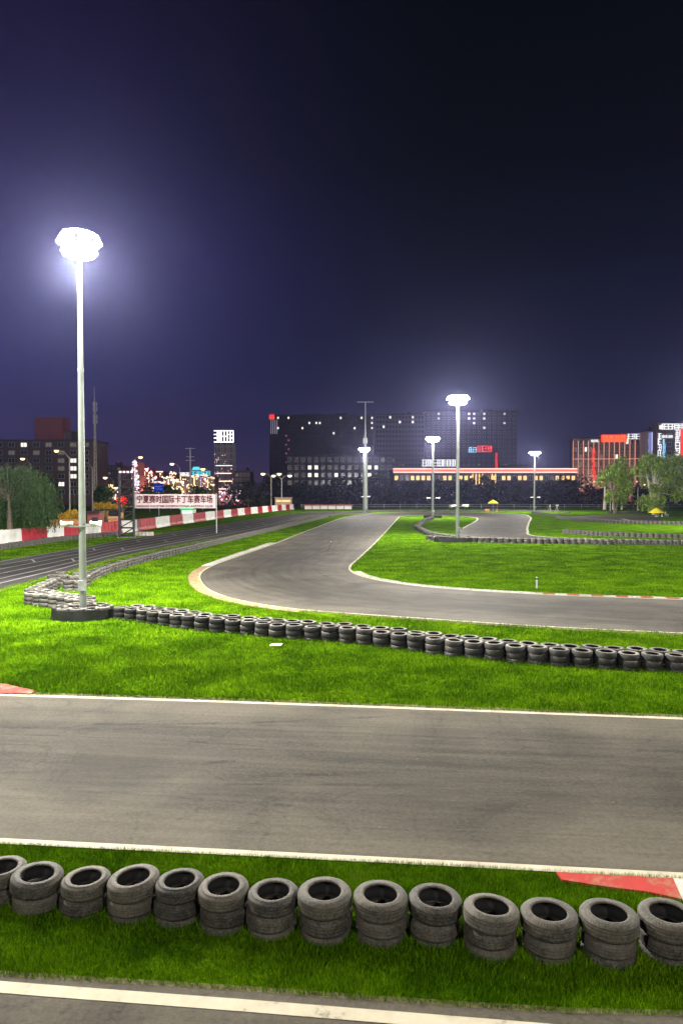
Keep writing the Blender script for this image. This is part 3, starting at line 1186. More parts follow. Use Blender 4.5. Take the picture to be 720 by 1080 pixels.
random.seed(77)
P1 = G(88, 651)
belt_ring(P1, 1.2, 1.0, 0.42, 'black rubber belt wrapped round the tyres at the nearest lamp mast', 10)
P2 = G(482, 571.3)
P3 = G(456, 546.2)
belt_ring(P2 + Vector((-0.2, -0.4, 0)), 2.2, 0.9, 0.48, 'black rubber belt at the foot of the tall mast in the infield', 0)
belt_ring(P3, 1.7, 0.9, 0.5, 'short black rubber belt at the foot of the third mast', 0)

# ------------------------------------------------------------------ lamp masts
def make_mast(label, loc, H, rz, watts):
    t = empty('lamp_mast', label, 'lamp mast', loc, rz, 'floodlight masts round the circuit')
    m = MB()
    m.tube([(0, 0, 0), (0, 0, H * 0.5), (0, 0, H)], [0.148, 0.118, 0.082], 16)
    m.tube([(0, 0, 0.0), (0, 0, 0.05)], 0.3, 16)
    for k in range(6):
        a = k * PI / 3
        m.tube([(0.24 * math.cos(a), 0.24 * math.sin(a), 0.05), (0.24 * math.cos(a), 0.24 * math.sin(a), 0.12)], 0.02, 6)
    for zz in (H * 0.33, H * 0.66):
        m.tube([(0, 0, zz), (0, 0, zz + 0.12)], 0.142 - 0.03 * zz / H, 16)
    m.build('pole', M_STEEL, t, smooth=False)
    rg = MB()
    N = 24
    ring = [(0.5 * math.cos(2 * PI * k / N), 0.5 * math.sin(2 * PI * k / N), H - 0.1) for k in range(N + 1)]
    rg.tube(ring, 0.035, 6)
    for k in range(4):
        a = k * PI / 2
        rg.tube([(0.06 * math.cos(a), 0.06 * math.sin(a), H - 0.35), (0.5 * math.cos(a), 0.5 * math.sin(a), H - 0.1)], 0.025, 6)
    rg.build('lamp_ring', M_GREY, t)
    for tier, (cnt, rr, dz, tip) in enumerate(((8, 0.66, 0.1, -28), (6, 0.46, -0.3, -48))):
        for k in range(cnt):
            a = 2 * PI * (k + 0.5) / cnt
            hx = MB()
            # housing in its own space: light faces -Y, tipped down
            hx.box((0, 0, 0), (0.5, 0.14, 0.42), taper=0.92)
            for f in range(7):
                hx.box((-0.18 + f * 0.06, 0.105, 0), (0.012, 0.07, 0.36))
            hx.box((-0.265, 0.03, -0.02), (0.03, 0.05, 0.3))
            hx.box((0.265, 0.03, -0.02), (0.03, 0.05, 0.3))
            h = hx.build('floodlight', M_GREY, t)
            h.location = (rr * math.cos(a), rr * math.sin(a), H + dz)
            h.rotation_euler = (R(tip), 0, a + PI / 2)
            lx = MB()
            lx.box((0, -0.085, 0), (0.46, 0.024, 0.38))
            lx.build('lens', M_LENS, h)
    br = MB()
    zb = 3.65
    br.box((0, -0.2, zb), (1.1, 0.05, 0.06))
    br.box((0, -0.08, zb), (0.1, 0.24, 0.1))
    br.build('bracket', M_STEEL, t)
    for s in (-1, 1):
        hb = MB()
        hb.tube([(s * 0.42, -0.2, zb + 0.12), (s * 0.55, -0.2, zb + 0.10), (s * 0.75, -0.2, zb + 0.08)], [0.05, 0.07, 0.15], 12)
        hb.tube([(s * 0.32, -0.2, zb + 0.13), (s * 0.43, -0.2, zb + 0.12)], 0.075, 10)
        hb.tube([(s * 0.4, -0.2, zb), (s * 0.4, -0.2, zb + 0.1)], 0.02, 6)
        hb.build('horn_speaker', M_BARW, t)
    cb = MB()
    cb.box((0, -0.22, 1.3), (0.28, 0.14, 0.42))
    cb.build('control_box', M_GREY, t)
    point_light('lamp_light', (0, 0, H - 0.78), watts, r=0.45, parent=t)
    return t


def top_h(px, py_top, Y):
    return AT(px, py_top, Y).z


mast = make_mast('nearest tall lamp mast, in a ring of belted tyres beside the lawn', P1, top_h(85, 256, P1.y), 0.2, MAST_W * 1.2)


def more_mast(label, base, H, rz, watts, wide=1.7):
    c = copy_tree(mast)
    c.location = base
    c.rotation_euler = (0, 0, rz)
    c['label'] = label
    H0 = top_h(85, 256, P1.y)
    c.scale = (wide, wide, H / H0)
    for ch in c.children:
        if ch.type == 'LIGHT':
            ch.data = ch.data.copy()
            ch.data.energy = watts
    return c


more_mast('tall lamp mast behind the infield lawn, second brightest', P2, top_h(482, 421, P2.y), 0.5, MAST_W * 1.25, 1.35)
more_mast('slim lamp mast left of the tall infield mast, standing in bright grass', P3, top_h(455, 463, P3.y), 0.1, MAST_W * 1.1)
P4 = G(563, 540.2)
more_mast('far lamp mast standing right of the yellow parasol by the road', P4, top_h(563, 478, P4.y), 0.3, MAST_W * 1.0)
P5 = G(385, 541.4)
P5.y += 6
more_mast('far lamp mast beyond the end of the winding track', P5, top_h(386, 474, P5.y), 0.7, MAST_W * 1.0)

# ------------------------------------------------------------------ masts and street lamps of the town
t = empty('telecom_mast', 'thick pale telecom pole with a thin antenna behind a lamp mast', 'telecom mast', AT(385, 541, 200) * 1.0)
t.location.z = 0
zt = top_h(385, 424, 200)
zm = top_h(385, 476, 200)
MB().tube([(0, 0, 0), (0, 0, zm)], [0.75, 0.6], 16).build('pole', M_STEEL, t)
m = MB().tube([(0, 0, zm), (0, 0, zm + 6), (0, 0, zt)], [0.3, 0.22, 0.12], 8)
m.box((0, 0, zt), (4.6, 0.12, 0.14))
m.box((0, 0, zm + 3), (1.2, 0.2, 1.6))
m.build('antenna', M_GREY, t)
t = empty('antenna_mast', 'thin tapering lattice antenna behind the nearest lamp mast', 'antenna mast', up(AT(101, 540, 190), 0))
zt = top_h(100, 408, 190)
m = MB()
for k in range(3):
    a = 2 * PI * k / 3
    m.tube([(0.55 * math.cos(a), 0.55 * math.sin(a), 0), (0.12 * math.cos(a), 0.12 * math.sin(a), zt - 4)], 0.09, 6)
for k in range(26):
    f = k / 26
    r0 = 0.55 + (0.12 - 0.55) * f
    z = f * (zt - 4)
    z2 = (k + 1) / 26 * (zt - 4)
    for q in range(3):
        a, b = 2 * PI * q / 3, 2 * PI * (q + 1) / 3
        m.tube([(r0 * math.cos(a), r0 * math.sin(a), z), (r0 * math.cos(b), r0 * math.sin(b), z2)], 0.05, 4)
m.tube([(0, 0, zt - 4), (0, 0, zt)], [0.1, 0.04], 6)
m.build('lattice', M_CONC, t)
m = MB()
for z in (zt * 0.72, zt * 0.76, zt * 0.82, zt * 0.86):
    for k in range(3):
        a = 2 * PI * k / 3 + 0.4
        m.box((0.55 * math.cos(a), 0.55 * math.sin(a), z), (0.22, 0.22, 1.1))
m.build('panel_antenna', M_GREY, t)


def street_lamp(px, py_base, py_top, Y, label, arms=1, side=1, mat=M_LSOD):
    b = AT(px, py_base, Y)
    H = top_h(px, py_top, Y)
    t = empty('street_lamp', label, 'street lamp', (b.x, b.y, 0), 0, 'street lamps of the town')
    m = MB().tube([(0, 0, 0), (0, 0, H * 0.9)], [0.14, 0.08], 8)
    m.build('pole', M_CONC, t)
    for s in ((side,) if arms == 1 else (-1, 1)):
        MB().tube([(0, 0, H * 0.88), (s * 0.8, 0, H * 0.97), (s * 2.0, 0, H)], 0.05, 6).build('arm', M_CONC, t)
        h = MB().box((s * 2.2, 0, H), (1.0, 0.4, 0.16), taper=0.8).build('lamp_head', M_GREY, t)
        k = Y / 250.0
        MB().lathe([(0.0, -0.6 * k), (0.62 * k, -0.42 * k), (0.8 * k, 0.05 * k), (0.0, 0.06 * k)], 10, c=(s * 2.2, 0, H - 0.16)).build('diffuser', mat, h)
    return t


M_LSODF = glow('soft_street_light', (1.0, 0.8, 0.5), 6)
street_lamp(74, 540, 474.5, 120, 'tall street lamp with one arm reaching left beside the nearest mast', 1, -1)
street_lamp(33, 545, 483, 200, 'street lamp glowing amber above the willow tree', 1, -1)
street_lamp(190, 530, 488.5, 200, 'street lamp standing over the race track banner', 1, -1)
street_lamp(120, 535, 503, 190, 'street lamp with a pale head left of the black truss tower', 1, -1)
street_lamp(286, 532, 499, 190, 'double street lamp left of the pair behind the last barriers', 2)
street_lamp(297, 532, 501, 190, 'double street lamp right of the pair behind the last barriers', 2)
street_lamp(643, 536, 502.5, 190, 'bright street lamp in front of the red lit hotel', 1, 1, M_LSODF)
street_lamp(672, 536, 510.5, 190, 'small street lamp just left of the lit poplars', 1, 1, M_LSODF)
street_lamp(141, 535, 481.5, 210, 'yellow street lamp rising just right of the truss tower', 1, 1)
street_lamp(222, 535, 494, 215, 'amber street lamp at the right end of the neon street', 1, -1)
street_lamp(52, 545, 502, 160, 'small amber street lamp before the apartment block', 1, -1)
street_lamp(98, 545, 487, 150, 'street lamp half hidden behind the nearest mast', 1, -1)
# power pole with cross bars
t = empty('power_pole', 'power pole with cross bars above the neon street', 'power pole', up(AT(201, 530, 230), 0))
H = top_h(201, 472, 230)
m = MB().tube([(0, 0, 0), (0, 0, H)], [0.3, 0.2], 8)
for z, w in ((H - 0.3, 3.2), (H - 3, 2.6), (H - 4.2, 3.0)):
    m.box((0, 0, z), (w, 0.2, 0.22))
m.build('pole', M_GREY, t)

# ------------------------------------------------------------------ barriers along the pit straight
BASE = resample(pxpath([(-60, 584), (0, 576.5), (21, 574), (49, 571), (66, 569.3), (88, 567), (105, 565), (127, 562.5), (144, 560), (163, 557), (178, 554.3), (192, 552.5), (203, 551), (216, 549), (226, 547.5), (235, 546), (243, 545), (249, 544), (257, 543), (264, 542), (276, 540.6), (290, 539), (309, 537.3)]), 500)


def base_at(px):
    k = (px - 360.0) / FPX
    best = min(BASE, key=lambda p: abs(p.x / (p.y * CT + (CAM_H - p.z) * ST) - k))
    return best


def barrier_mesh(L, half):
    m = MB()
    H = 1.5
    pr = [(-0.32, 0.0), (0.32, 0.0), (0.32, 0.16), (0.2, 0.42), (0.17, H - 0.06), (0.12, H), (-0.12, H), (-0.17, H - 0.06), (-0.2, 0.42), (-0.32, 0.16)]
    segs = 2 if half else 1
    for s in range(segs):
        x0 = -L / 2 + s * L / segs + 0.03
        x1 = -L / 2 + (s + 1) * L / segs - 0.03
        xs = [(x0, 0.9), (x0 + 0.06, 1.0), (x1 - 0.06, 1.0), (x1, 0.9)]
        n = len(pr)
        vs = [(x, y * k, z * (1 if k == 1 else 0.985)) for x, k in xs for y, z in pr]
        fs = [tuple(range(n))] + [tuple(3 * n + i for i in reversed(range(n)))]
        for a in range(3):
            for i in range(n):
                j = (i + 1) % n
                fs.append((a * n + i, (a + 1) * n + i, (a + 1) * n + j, a * n + j))
        m.add(vs, fs)
        # moulded ribs on both faces and forklift slots
        for sy in (-1, 1):
            for f in (0.3, 0.7):
                xx = x0 + (x1 - x0) * f
                m.box((xx, sy * 0.185, 0.95), (0.1, 0.05, 0.8))
        m.tube([((x0 + x1) / 2, 0, H - 0.01), ((x0 + x1) / 2, 0, H + 0.05)], 0.1, 8)
    return m


EDGES = [(-42, 'R'), (-18, 'W'), (21, 'R'), (49, 'W'), (66, 'R'), (88, 'W'), (105, 'R'), (127, 'W'), (144, 'R'), (163, 'W'), (178, 'R'), (192, 'W'), (203, 'R'), (216, 'W'), (226, 'R'), (235, 'W'), (243, 'R'), (250, 'W'), (257, 'R'), (264, 'W'), (271, 'R'), (276, 'W'), (282, 'R'), (286, 'W'), (292, 'R'), (297, 'W'), (301, 'R'), (305, 'W'), (310, '')]
nr = {'R': 0, 'W': 0}
for (xa, c), (xb, _) in zip(EDGES, EDGES[1:]):
    a, b = base_at(xa), base_at(xb)
    v = b - a
    L = v.length
    nr[c] += 1
    t = barrier_mesh(L, c == 'R' and xa > 100).build('water_barrier', M_BARR if c == 'R' else M_BARW)
    t.location = (a + b) / 2
    t.rotation_euler = (0, 0, math.atan2(v.y, v.x))
    tag(t, '%s plastic barrier block, %s %s one from the left along the pit straight' % ('red' if c == 'R' else 'white', ordinal(nr[c]), 'red' if c == 'R' else 'white'), 'barrier', 'red and white barriers along the pit straight')

# ------------------------------------------------------------------ truss tower and banner
tb = G(134, 566.5)
t = empty('truss_tower', 'black lattice truss tower standing in front of the red barriers', 'truss tower', tb, 0.25)
TH = top_h(133, 497, tb.y)
m = MB()
for sx in (-0.75, 0.75):
    for sy in (-0.6, 0.6):
        m.tube([(sx, sy, 0.02), (sx, sy, TH)], 0.11, 8)
nb = 8
for k in range(nb + 1):
    z = 0.15 + (TH - 0.2) * k / nb
    for sy in (-0.6, 0.6):
        m.tube([(-0.75, sy, z), (0.75, sy, z)], 0.06, 6)
        if k < nb:
            m.tube([(-0.75, sy, z), (0.75, sy, z + (TH - 0.2) / nb)], 0.06, 6)
    for sx in (-0.75, 0.75):
        m.tube([(sx, -0.6, z), (sx, 0.6, z)], 0.06, 6)
        if k < nb:
            m.tube([(sx, -0.6, z), (sx, 0.6, z + (TH - 0.2) / nb)], 0.06, 6)
m.build('lattice', M_BLACK, t)
MB().box((0, 0, 0.01), (2.0, 1.7, 0.05)).build('base_plate', M_GREY, t)
m = MB()
for x in (-0.6, -0.2, 0.2, 0.6):
    m.box((x, -0.72, TH - 0.1), (0.26, 0.2, 0.2))
m.build('light_bar', glow('pink_white_light', (1.0, 0.75, 0.85), 1.8), t)

bY = tb.y + 7.5
bl_, br_ = AT(141.5, 521.3, bY), AT(227.5, 536, bY)
t = empty('banner', 'long pale pink banner with maroon Chinese lettering above the barriers', 'banner', ((bl_.x + br_.x) / 2, bY, br_.z))
BW, BH = br_.x - bl_.x, bl_.z - br_.z
m = MB()
nx = 24
for i in range(nx + 1):
    x = -BW / 2 + BW * i / nx
    dy = 0.03 * math.sin(i * 0.9)
    for yy, zz in ((dy, 0.0), (dy, BH)):
        m.v.append((x, yy, zz + (0.02 * math.sin(i * 0.7) if zz else 0)))
    for yy, zz in ((dy + 0.02, 0.0), (dy + 0.02, BH)):
        m.v.append((x, yy, zz + (0.02 * math.sin(i * 0.7) if zz else 0)))
for i in range(nx):
    a, b = i * 4, i * 4 + 4
    m.f += [(a, b, b + 1, a + 1), (b + 2, a + 2, a + 3, b + 3), (a + 1, b + 1, b + 3, a + 3), (a + 2, b + 2, b, a)]
    m.m += [0] * 4
m.build('cloth', M_BANNER, t)


def text_mesh(name, body, size, parent, loc, mat, width=None, align='CENTER', extrude=0.0, bold=0.0, heavy=0.0):
    c = bpy.data.curves.new(name, 'FONT')
    c.body = body
    c.size = size
    c.align_x = align
    c.align_y = 'CENTER'
    c.extrude = extrude
    c.offset = bold
    c.resolution_u = 3
    o = bpy.data.objects.new(name, c)
    COL.objects.link(o)
    bpy.context.view_layer.update()
    dg = bpy.context.evaluated_depsgraph_get()
    me = bpy.data.meshes.new_from_object(o.evaluated_get(dg))
    COL.objects.unlink(o)
    bpy.data.objects.remove(o)
    me.materials.clear()
    me.materials.append(mat)
    if heavy:
        # heavier strokes: the glyphs laid over themselves at tiny offsets and depths
        src = bmesh.new()
        src.from_mesh(me)
        n0 = list(src.verts) + list(src.edges) + list(src.faces)
        for k, (dx, dy) in enumerate(((heavy, 0), (-heavy, 0), (0, heavy), (0, -heavy))):
            d = bmesh.ops.duplicate(src, geom=n0)
            vs = [g for g in d['geom'] if isinstance(g, bmesh.types.BMVert)]
            bmesh.ops.translate(src, verts=vs, vec=(dx, dy, 0.003 * (k + 1)))
        src.to_mesh(me)
        src.free()
    q = bpy.data.objects.new(name, me)
    COL.objects.link(q)
    q.parent = parent
    q.rotation_euler = (PI / 2, 0, 0)
    q.location = loc
    if width and len(me.vertices):
        xs = [v.co.x for v in me.vertices]
        w = max(xs) - min(xs)
        q.scale = (width / w, 1, 1)
        q.location.x -= (max(xs) + min(xs)) / 2 * width / w if align == 'CENTER' else 0
    return q


text_mesh('lettering', '宁夏赛时国际卡丁车赛车场', BH * 0.60, t, (0, -0.06, BH * 0.60), M_INK, width=BW * 0.93, extrude=0.008, heavy=0.022)
text_mesh('small_lettering', "NINGXIA RACETIME INTERNATIONAL KARTING CLUB", BH * 0.20, t, (0, -0.06, BH * 0.15), M_INK, width=BW * 0.93, extrude=0.008, bold=0.006)
for x in (-BW / 2 - 0.08, BW / 2 + 0.08):
    MB().tube([(x, 0.1, -br_.z), (x, 0.1, BH + 0.1)], 0.07, 8).build('post', M_GREY, t)
for z in (0.05, BH - 0.05):
    MB().tube([(-BW / 2, 0.1, z), (BW / 2, 0.1, z)], 0.04, 6).build('rail', M_GREY, t)
cbk = G(152, 565)
m = MB()
for k in range(5):
    m.box((-0.8 + k * 0.42, 0, 0.22), (0.36, 0.5, 0.44), taper=0.9)
tag(m.build('concrete_kerb_block', M_CONC, loc=cbk), 'low pale concrete block beside the foot of the truss tower', 'concrete block')

# ------------------------------------------------------------------ trees
def leaf_cloud(mbv, rng, centers, radii, n, size, droop=0.0):
    """leaf-sized quads through the crown's volume; returns arrays"""
    ci = rng.integers(0, len(centers), n)
    c = np.array(centers)[ci]
    r = np.array(radii)[ci][:, None]
    d = rng.normal(size=(n, 3))
    d /= np.linalg.norm(d, axis=1)[:, None]
    rad = rng.uniform(0.25, 1.0, n)[:, None] ** 0.6
    p = c + d * r * rad
    s = size * rng.uniform(0.6, 1.4, n)
    u = rng.normal(size=(n, 3))
    u[:, 2] -= droop
    u /= np.linalg.norm(u, axis=1)[:, None]
    w = np.cross(u, rng.normal(size=(n, 3)))
    w /= np.linalg.norm(w, axis=1)[:, None] + 1e-9
    v = np.stack([p - u * s[:, None], p + w * s[:, None] * 0.45, p + u * s[:, None], p - w * s[:, None] * 0.45], 1)
    return v.astype(np.float32)


def quads_object(name, v, mat, parent=None):
    n = len(v)
    me = bpy.data.meshes.new(name)
    me.vertices.add(4 * n)
    me.vertices.foreach_set('co', v.ravel())
    me.loops.add(4 * n)
    me.loops.foreach_set('vertex_index', np.arange(4 * n, dtype=np.int32))
    me.polygons.add(n)
    me.polygons.foreach_set('loop_start', np.arange(0, 4 * n, 4, dtype=np.int32))
    me.materials.append(mat)
    me.update()
    me.validate()
    o = bpy.data.objects.new(name, me)
    COL.objects.link(o)
    if parent:
        o.parent = parent
    return o


def tree(label, loc, H, rad, seed, leafm, barkm, n=4000, leaf=0.22, stems=1, clear=0.3, name='tree', group=None, clumps=16):
    rng = np.random.default_rng(seed)
    t = empty(name, label, 'tree', loc, 0, group)
    m = MB()
    cents, rads = [], []
    for k in range(clumps):
        f = rng.uniform(0, 1)
        z = H * (clear + (0.93 - clear) * f)
        rr = rad * (0.95 if f < 0.55 else 0.95 * (1 - (f - 0.55) * 1.3)) * rng.uniform(0.2, 0.9)
        a = rng.uniform(0, 2 * PI)
        cents.append((rr * math.cos(a), rr * math.sin(a), z))
        rads.append(rad * rng.uniform(0.22, 0.45))
    for s in range(stems):
        a = 2 * PI * s / max(1, stems) + rng.uniform(0, 1)
        lean = (0.0 if stems == 1 else rad * 0.4)
        tip = (lean * math.cos(a), lean * math.sin(a), H * 0.7)
        b0 = (0.25 * math.cos(a) * (stems > 1), 0.25 * math.sin(a) * (stems > 1), -0.05)
        mid = ((b0[0] + tip[0]) * 0.4, (b0[1] + tip[1]) * 0.4, H * 0.35)
        r0 = H * 0.02
        m.tube([b0, mid, tip], [r0, r0 * 0.7, r0 * 0.25], 8)
        for c in cents[s::stems]:
            m.tube([(mid[0], mid[1], mid[2]), ((mid[0] + c[0]) / 2, (mid[1] + c[1]) / 2, (mid[2] + c[2]) / 2 + 0.2), c], [r0 * 0.45, r0 * 0.3, r0 * 0.1], 5)
    m.build('trunk', barkm, t)
    quads_object('crown', leaf_cloud(None, rng, cents, rads, n, leaf), leafm, t)
    return t


# willow hanging over the first barriers
def willow(label, loc, H, rad, seed, hang):
    rng = np.random.default_rng(seed)
    t = empty('willow_tree', label, 'tree', loc)
    m = MB()
    m.tube([(0, 0, -0.05), (0.1, 0, H * 0.3), (0.0, 0.1, H * 0.6)], [0.32, 0.25, 0.12], 10)
    vs = []
    for k in range(46):
        a = rng.uniform(0, 2 * PI)
        rr = rad * math.sqrt(rng.uniform(0.02, 1))
        top = H * (1 - 0.32 * (rr / rad) ** 2) * rng.uniform(0.9, 1.03)
        m.tube([(0, 0.05, H * 0.5), (rr * 0.5 * math.cos(a), rr * 0.5 * math.sin(a), top * 0.9), (rr * math.cos(a), rr * math.sin(a), top)], [0.04, 0.02, 0.008], 5)
        for q in range(15):
            x = rr * math.cos(a) + rng.normal() * 0.5
            y = rr * math.sin(a) + rng.normal() * 0.5
            zt_ = top - abs(rng.normal()) * 0.5
            ln = min(zt_ - hang * rng.uniform(0.75, 1.5), rng.uniform(2.0, 5.5))
            nl = int(ln / 0.085)
            sw = rng.normal(size=2) * 0.25
            for i in range(nl):
                f = i / nl
                p = np.array([x + sw[0] * f * f, y + sw[1] * f * f, zt_ - ln * f]) + rng.normal(size=3) * 0.05
                u = np.array([rng.normal() * 0.4, rng.normal() * 0.4, -1.0])
                u /= np.linalg.norm(u)
                w = np.cross(u, rng.normal(size=3))
                w /= np.linalg.norm(w)
                s = 0.13 * rng.uniform(0.7, 1.3)
                vs.append([p - u * s, p + w * s * 0.22, p + u * s, p - w * s * 0.22])
    m.build('trunk', M_BARK, t)
    quads_object('crown', np.array(vs, np.float32), M_LEAFW, t)


wp = G(4, 575)
willow('dark willow tree drooping over the first white and red barriers', (wp.x - 0.4, wp.y + 2.0, 0), 8.0, 4.3, 3, 1.05)
tp = G(686, 543.6)
tree('lit poplar with loose yellow green crown behind the yellow parasol', (tp.x + 2.5, tp.y + 4, 0), 14.0, 5.0, 12, M_LEAFR, M_BARKP, n=5200, leaf=0.32, stems=3, clear=0.12, name='poplar_tree', clumps=30)
tree('lit poplar with duller crown left of the parasol tree', (tp.x - 3.0, tp.y + 12, 0), 13.0, 4.6, 14, M_LEAFR, M_BARK, n=4200, leaf=0.32, stems=2, clear=0.24, name='poplar_tree', clumps=24)
tree('lit poplar cut off by the right edge of the photo', (tp.x + 11.0, tp.y + 6, 0), 14.5, 5.2, 15, M_LEAFR, M_BARKP, n=4800, leaf=0.32, stems=2, clear=0.25, name='poplar_tree', clumps=20)
# dim trees between the barriers and the neon street
random.seed(4)
for i, (px, top, Y, rad, lab) in enumerate([(28, 487, 150, 5.0, 'dim tree with a brownish crown right behind the willow'), (45, 500, 170, 4.0, 'small dim tree between the willow and the apartment block'),
                                            (112, 512, 165, 4.0, 'dim round tree left of the truss tower'), (158, 506, 180, 5.0, 'dim green tree above the left half of the banner'),
                                            (180, 512, 190, 4.0, 'low dim tree behind the blue road sign'), (214, 510, 200, 4.5, 'dim tree under the cyan neon sign'), (262, 512, 200, 6.0, 'dark tree right of the white sign tower')]):
    b = AT(px, 540, Y)
    tree(lab, (b.x, b.y, 0), top_h(px, top, Y), rad, 40 + i, M_LEAFD if i in (1, 6) else M_LEAFW, M_BARK, n=1500, leaf=0.4, clear=0.22, name='street_tree', group='dim trees of the town', clumps=14)

# far belt of dark trees beyond the circuit: reads as one mass
rng = np.random.default_rng(9)
cs, rs = [], []
for k in range(420):
    px = rng.uniform(262, 760)
    Y = rng.uniform(225, 262)
    p = AT(px, 540, Y)
    hmax = (519 - (505 + 4 * math.sin(px * 0.06) + 3 * math.sin(px * 0.17))) / 740 * Y + 5.0
    cs.append((p.x, Y, rng.uniform(0.6, max(1.5, hmax - 1.0))))
    rs.append(rng.uniform(1.2, 2.4))
tag(quads_object('tree_belt', leaf_cloud(None, rng, cs, rs, 42000, 0.42), M_LEAFD), 'dark belt of trees beyond the far end of the circuit', 'trees', kind='stuff')
m = MB()
for i, (px, w) in enumerate(((637, 0.5), (646, 0.3), (655, 0.28))):
    b = AT(px, 536, 200)
    m = MB().tube([(0, 0, -0.05), (0.1, 0, 3.5), (0.05, 0, top_h(px, 508, 200))], [w, w * 0.75, w * 0.5], 8)
    t = empty('bare_tree', ('thick pale bare trunk under the red lit hotel', 'thin bare trunk just right of the bright street lamp', 'thin bare trunk halfway to the lit poplars')[i], 'tree', (b.x, b.y, 0), 0, 'bare trunks before the tree belt')
    for q in range(5):
        a = q * 1.3
        z0 = top_h(px, 508, 200) * (0.6 + 0.08 * q)
        m.tube([(0.07, 0, z0), (1.2 * math.cos(a), 1.2 * math.sin(a), z0 + 1.6)], [w * 0.2, 0.03], 5)
    m.build('trunk', M_BARKP, t)

# golden shrubs behind the barriers
for i, (px, py, rpx, Y) in enumerate([(67, 545, 6.5, 92), (76, 542, 7, 95), (84, 544, 6, 92), (104, 533.5, 6, 118), (112, 534, 7, 118), (120, 535, 6, 120)]):
    c = AT(px, py, Y)
    r = rpx / FPX * Y
    t = empty('golden_shrub', ('golden rounded shrub, %s of the three left of the nearest mast' if i < 3 else 'golden shrub, %s of the three left of the truss tower') % ('leftmost', 'middle', 'rightmost')[i % 3], 'shrub', (c.x, c.y, 0), 0, 'golden shrubs behind the barriers')
    rng = np.random.default_rng(60 + i)
    cz = max(c.z, r * 0.8)
    m = MB()
    for q in range(6):
        m.tube([(0, 0, -0.03), (r * 0.4 * math.cos(q), r * 0.4 * math.sin(q), cz)], [0.05, 0.02], 5)
    m.build('stem', M_BARK, t)
    cl = [(r * 0.45 * math.cos(q), r * 0.45 * math.sin(q), cz + r * 0.2 * math.sin(q * 2.3)) for q in range(7)]
    cl += [(r * 0.5 * math.cos(q), r * 0.5 * math.sin(q), cz * 0.5) for q in range(5)]
    quads_object('foliage', leaf_cloud(None, rng, cl, [r * 0.55] * len(cl), 900, 0.13), M_LEAFY, t)

# ------------------------------------------------------------------ small structures behind the barriers
def spot_box(name, label, cat, px0, px1, py0, py1, Y, mat, depth=1.5, roof=None, extra=None):
    a, b = AT(px0, py0, Y), AT(px1, py1, Y)
    w, h = b.x - a.x, a.z
    t = empty(name, label, cat, ((a.x + b.x) / 2, Y + depth / 2, 0))
    MB().box((0, 0, h / 2), (w, depth, h)).build('wall', mat, t)
    if roof:
        MB().box((0, -0.2, h + 0.08), (w + 0.5, depth + 0.8, 0.16)).build('roof', roof, t)
    return t, w, h


t, w, h = spot_box('planter', 'orange boarded planter below the golden shrubs', 'planter', 53, 88, 548, 556, 88, M_ORANGE, 0.9)
m = MB()
for k in range(6):
    m.box((-w / 2 + w * (k + 0.5) / 6, -0.475, h / 2), (0.1, 0.04, h * 0.96))
m.build('batten', M_ORANGE, t)
t, w, h = spot_box('storage_shed', 'dark red shed behind the white barrier by the nearest mast', 'shed', 92, 105, 540.5, 560, 85, M_WALLR, 1.8, M_BLACK)
MB().box((0.2, -0.93, h * 0.4), (0.7, 0.04, h * 0.75)).build('door', M_BLACK, t)
t, w, h = spot_box('kiosk', 'small dark kiosk with a pale counter beside the truss tower', 'kiosk', 114, 127, 538, 560, 100, M_ORANGE, 1.6, M_BLACK)
MB().box((0, -0.83, h * 0.8), (w * 0.9, 0.05, h * 0.3)).build('window', M_GLASS, t)
MB().box((0, -0.95, h * 0.55), (w * 1.0, 0.3, 0.08)).build('counter', M_BARW, t)
t, w, h = spot_box('ticket_kiosk', 'salmon coloured kiosk behind the last barriers under the lamps', 'kiosk', 290, 307, 525, 537, 215, plain('salmon_paint', (0.55, 0.36, 0.25), 0.8), 4, plain('salmon_roof', (0.5, 0.33, 0.24), 0.8))
MB().box((0, -2.03, h * 0.7), (w * 0.85, 0.05, h * 0.16)).build('window', M_LAMB, t)
t, w, h = spot_box('long_stand', 'long low white stand with a red roof beyond the hairpin', 'stand', 321, 371, 533, 538.5, 205, M_BARW, 3, plain('red_roof', (0.42, 0.07, 0.06), 0.7))
for k in range(7):
    MB().box((-w / 2 + w * k / 6, -1.7, h / 2), (0.2, 0.2, h)).build('post', M_BARR, t)
# green lit kiosk right behind a white barrier
t, w, h = spot_box('snack_kiosk', 'white kiosk with a green glowing sign behind the barriers', 'kiosk', 191, 204.5, 537.5, 553, 128, M_BARW, 2)
MB().box((0, -1.06, h + 0.12), (w * 1.05, 0.12, 0.45)).build('sign', M_LGREEN, t)
MB().box((0, -1.03, h - 0.45), (w * 0.8, 0.05, 0.55)).build('window', M_LWIN, t)
# blue road sign
b = AT(167.5, 519, 150)
t = empty('road_sign', 'blue rectangular road sign above the banner', 'road sign', (b.x, b.y, 0))
z0, z1 = b.z, top_h(167, 510, 150)
MB().box((0, 0, (z0 + z1) / 2), (2.0, 0.08, z1 - z0)).build('panel', glow('lit_blue_sign', (0.01, 0.045, 0.5), 0.55), t)
m = MB()
for (x, zf, w_, h_) in ((-0.4, 0.65, 0.7, 0.12), (0.35, 0.68, 0.5, 0.12), (-0.3, 0.35, 0.5, 0.1), (0.45, 0.35, 0.7, 0.1), (0.0, 0.5, 0.06, 0.5)):
    m.box((x, -0.055, z0 + (z1 - z0) * zf), (w_, 0.02, h_))
m.build('marking', glow('lit_sign_marking', (0.3, 0.4, 0.9), 0.6), t)
MB().tube([(0, 0.1, 0), (0, 0.1, z1)], 0.08, 8).build('pole', M_GREY, t)
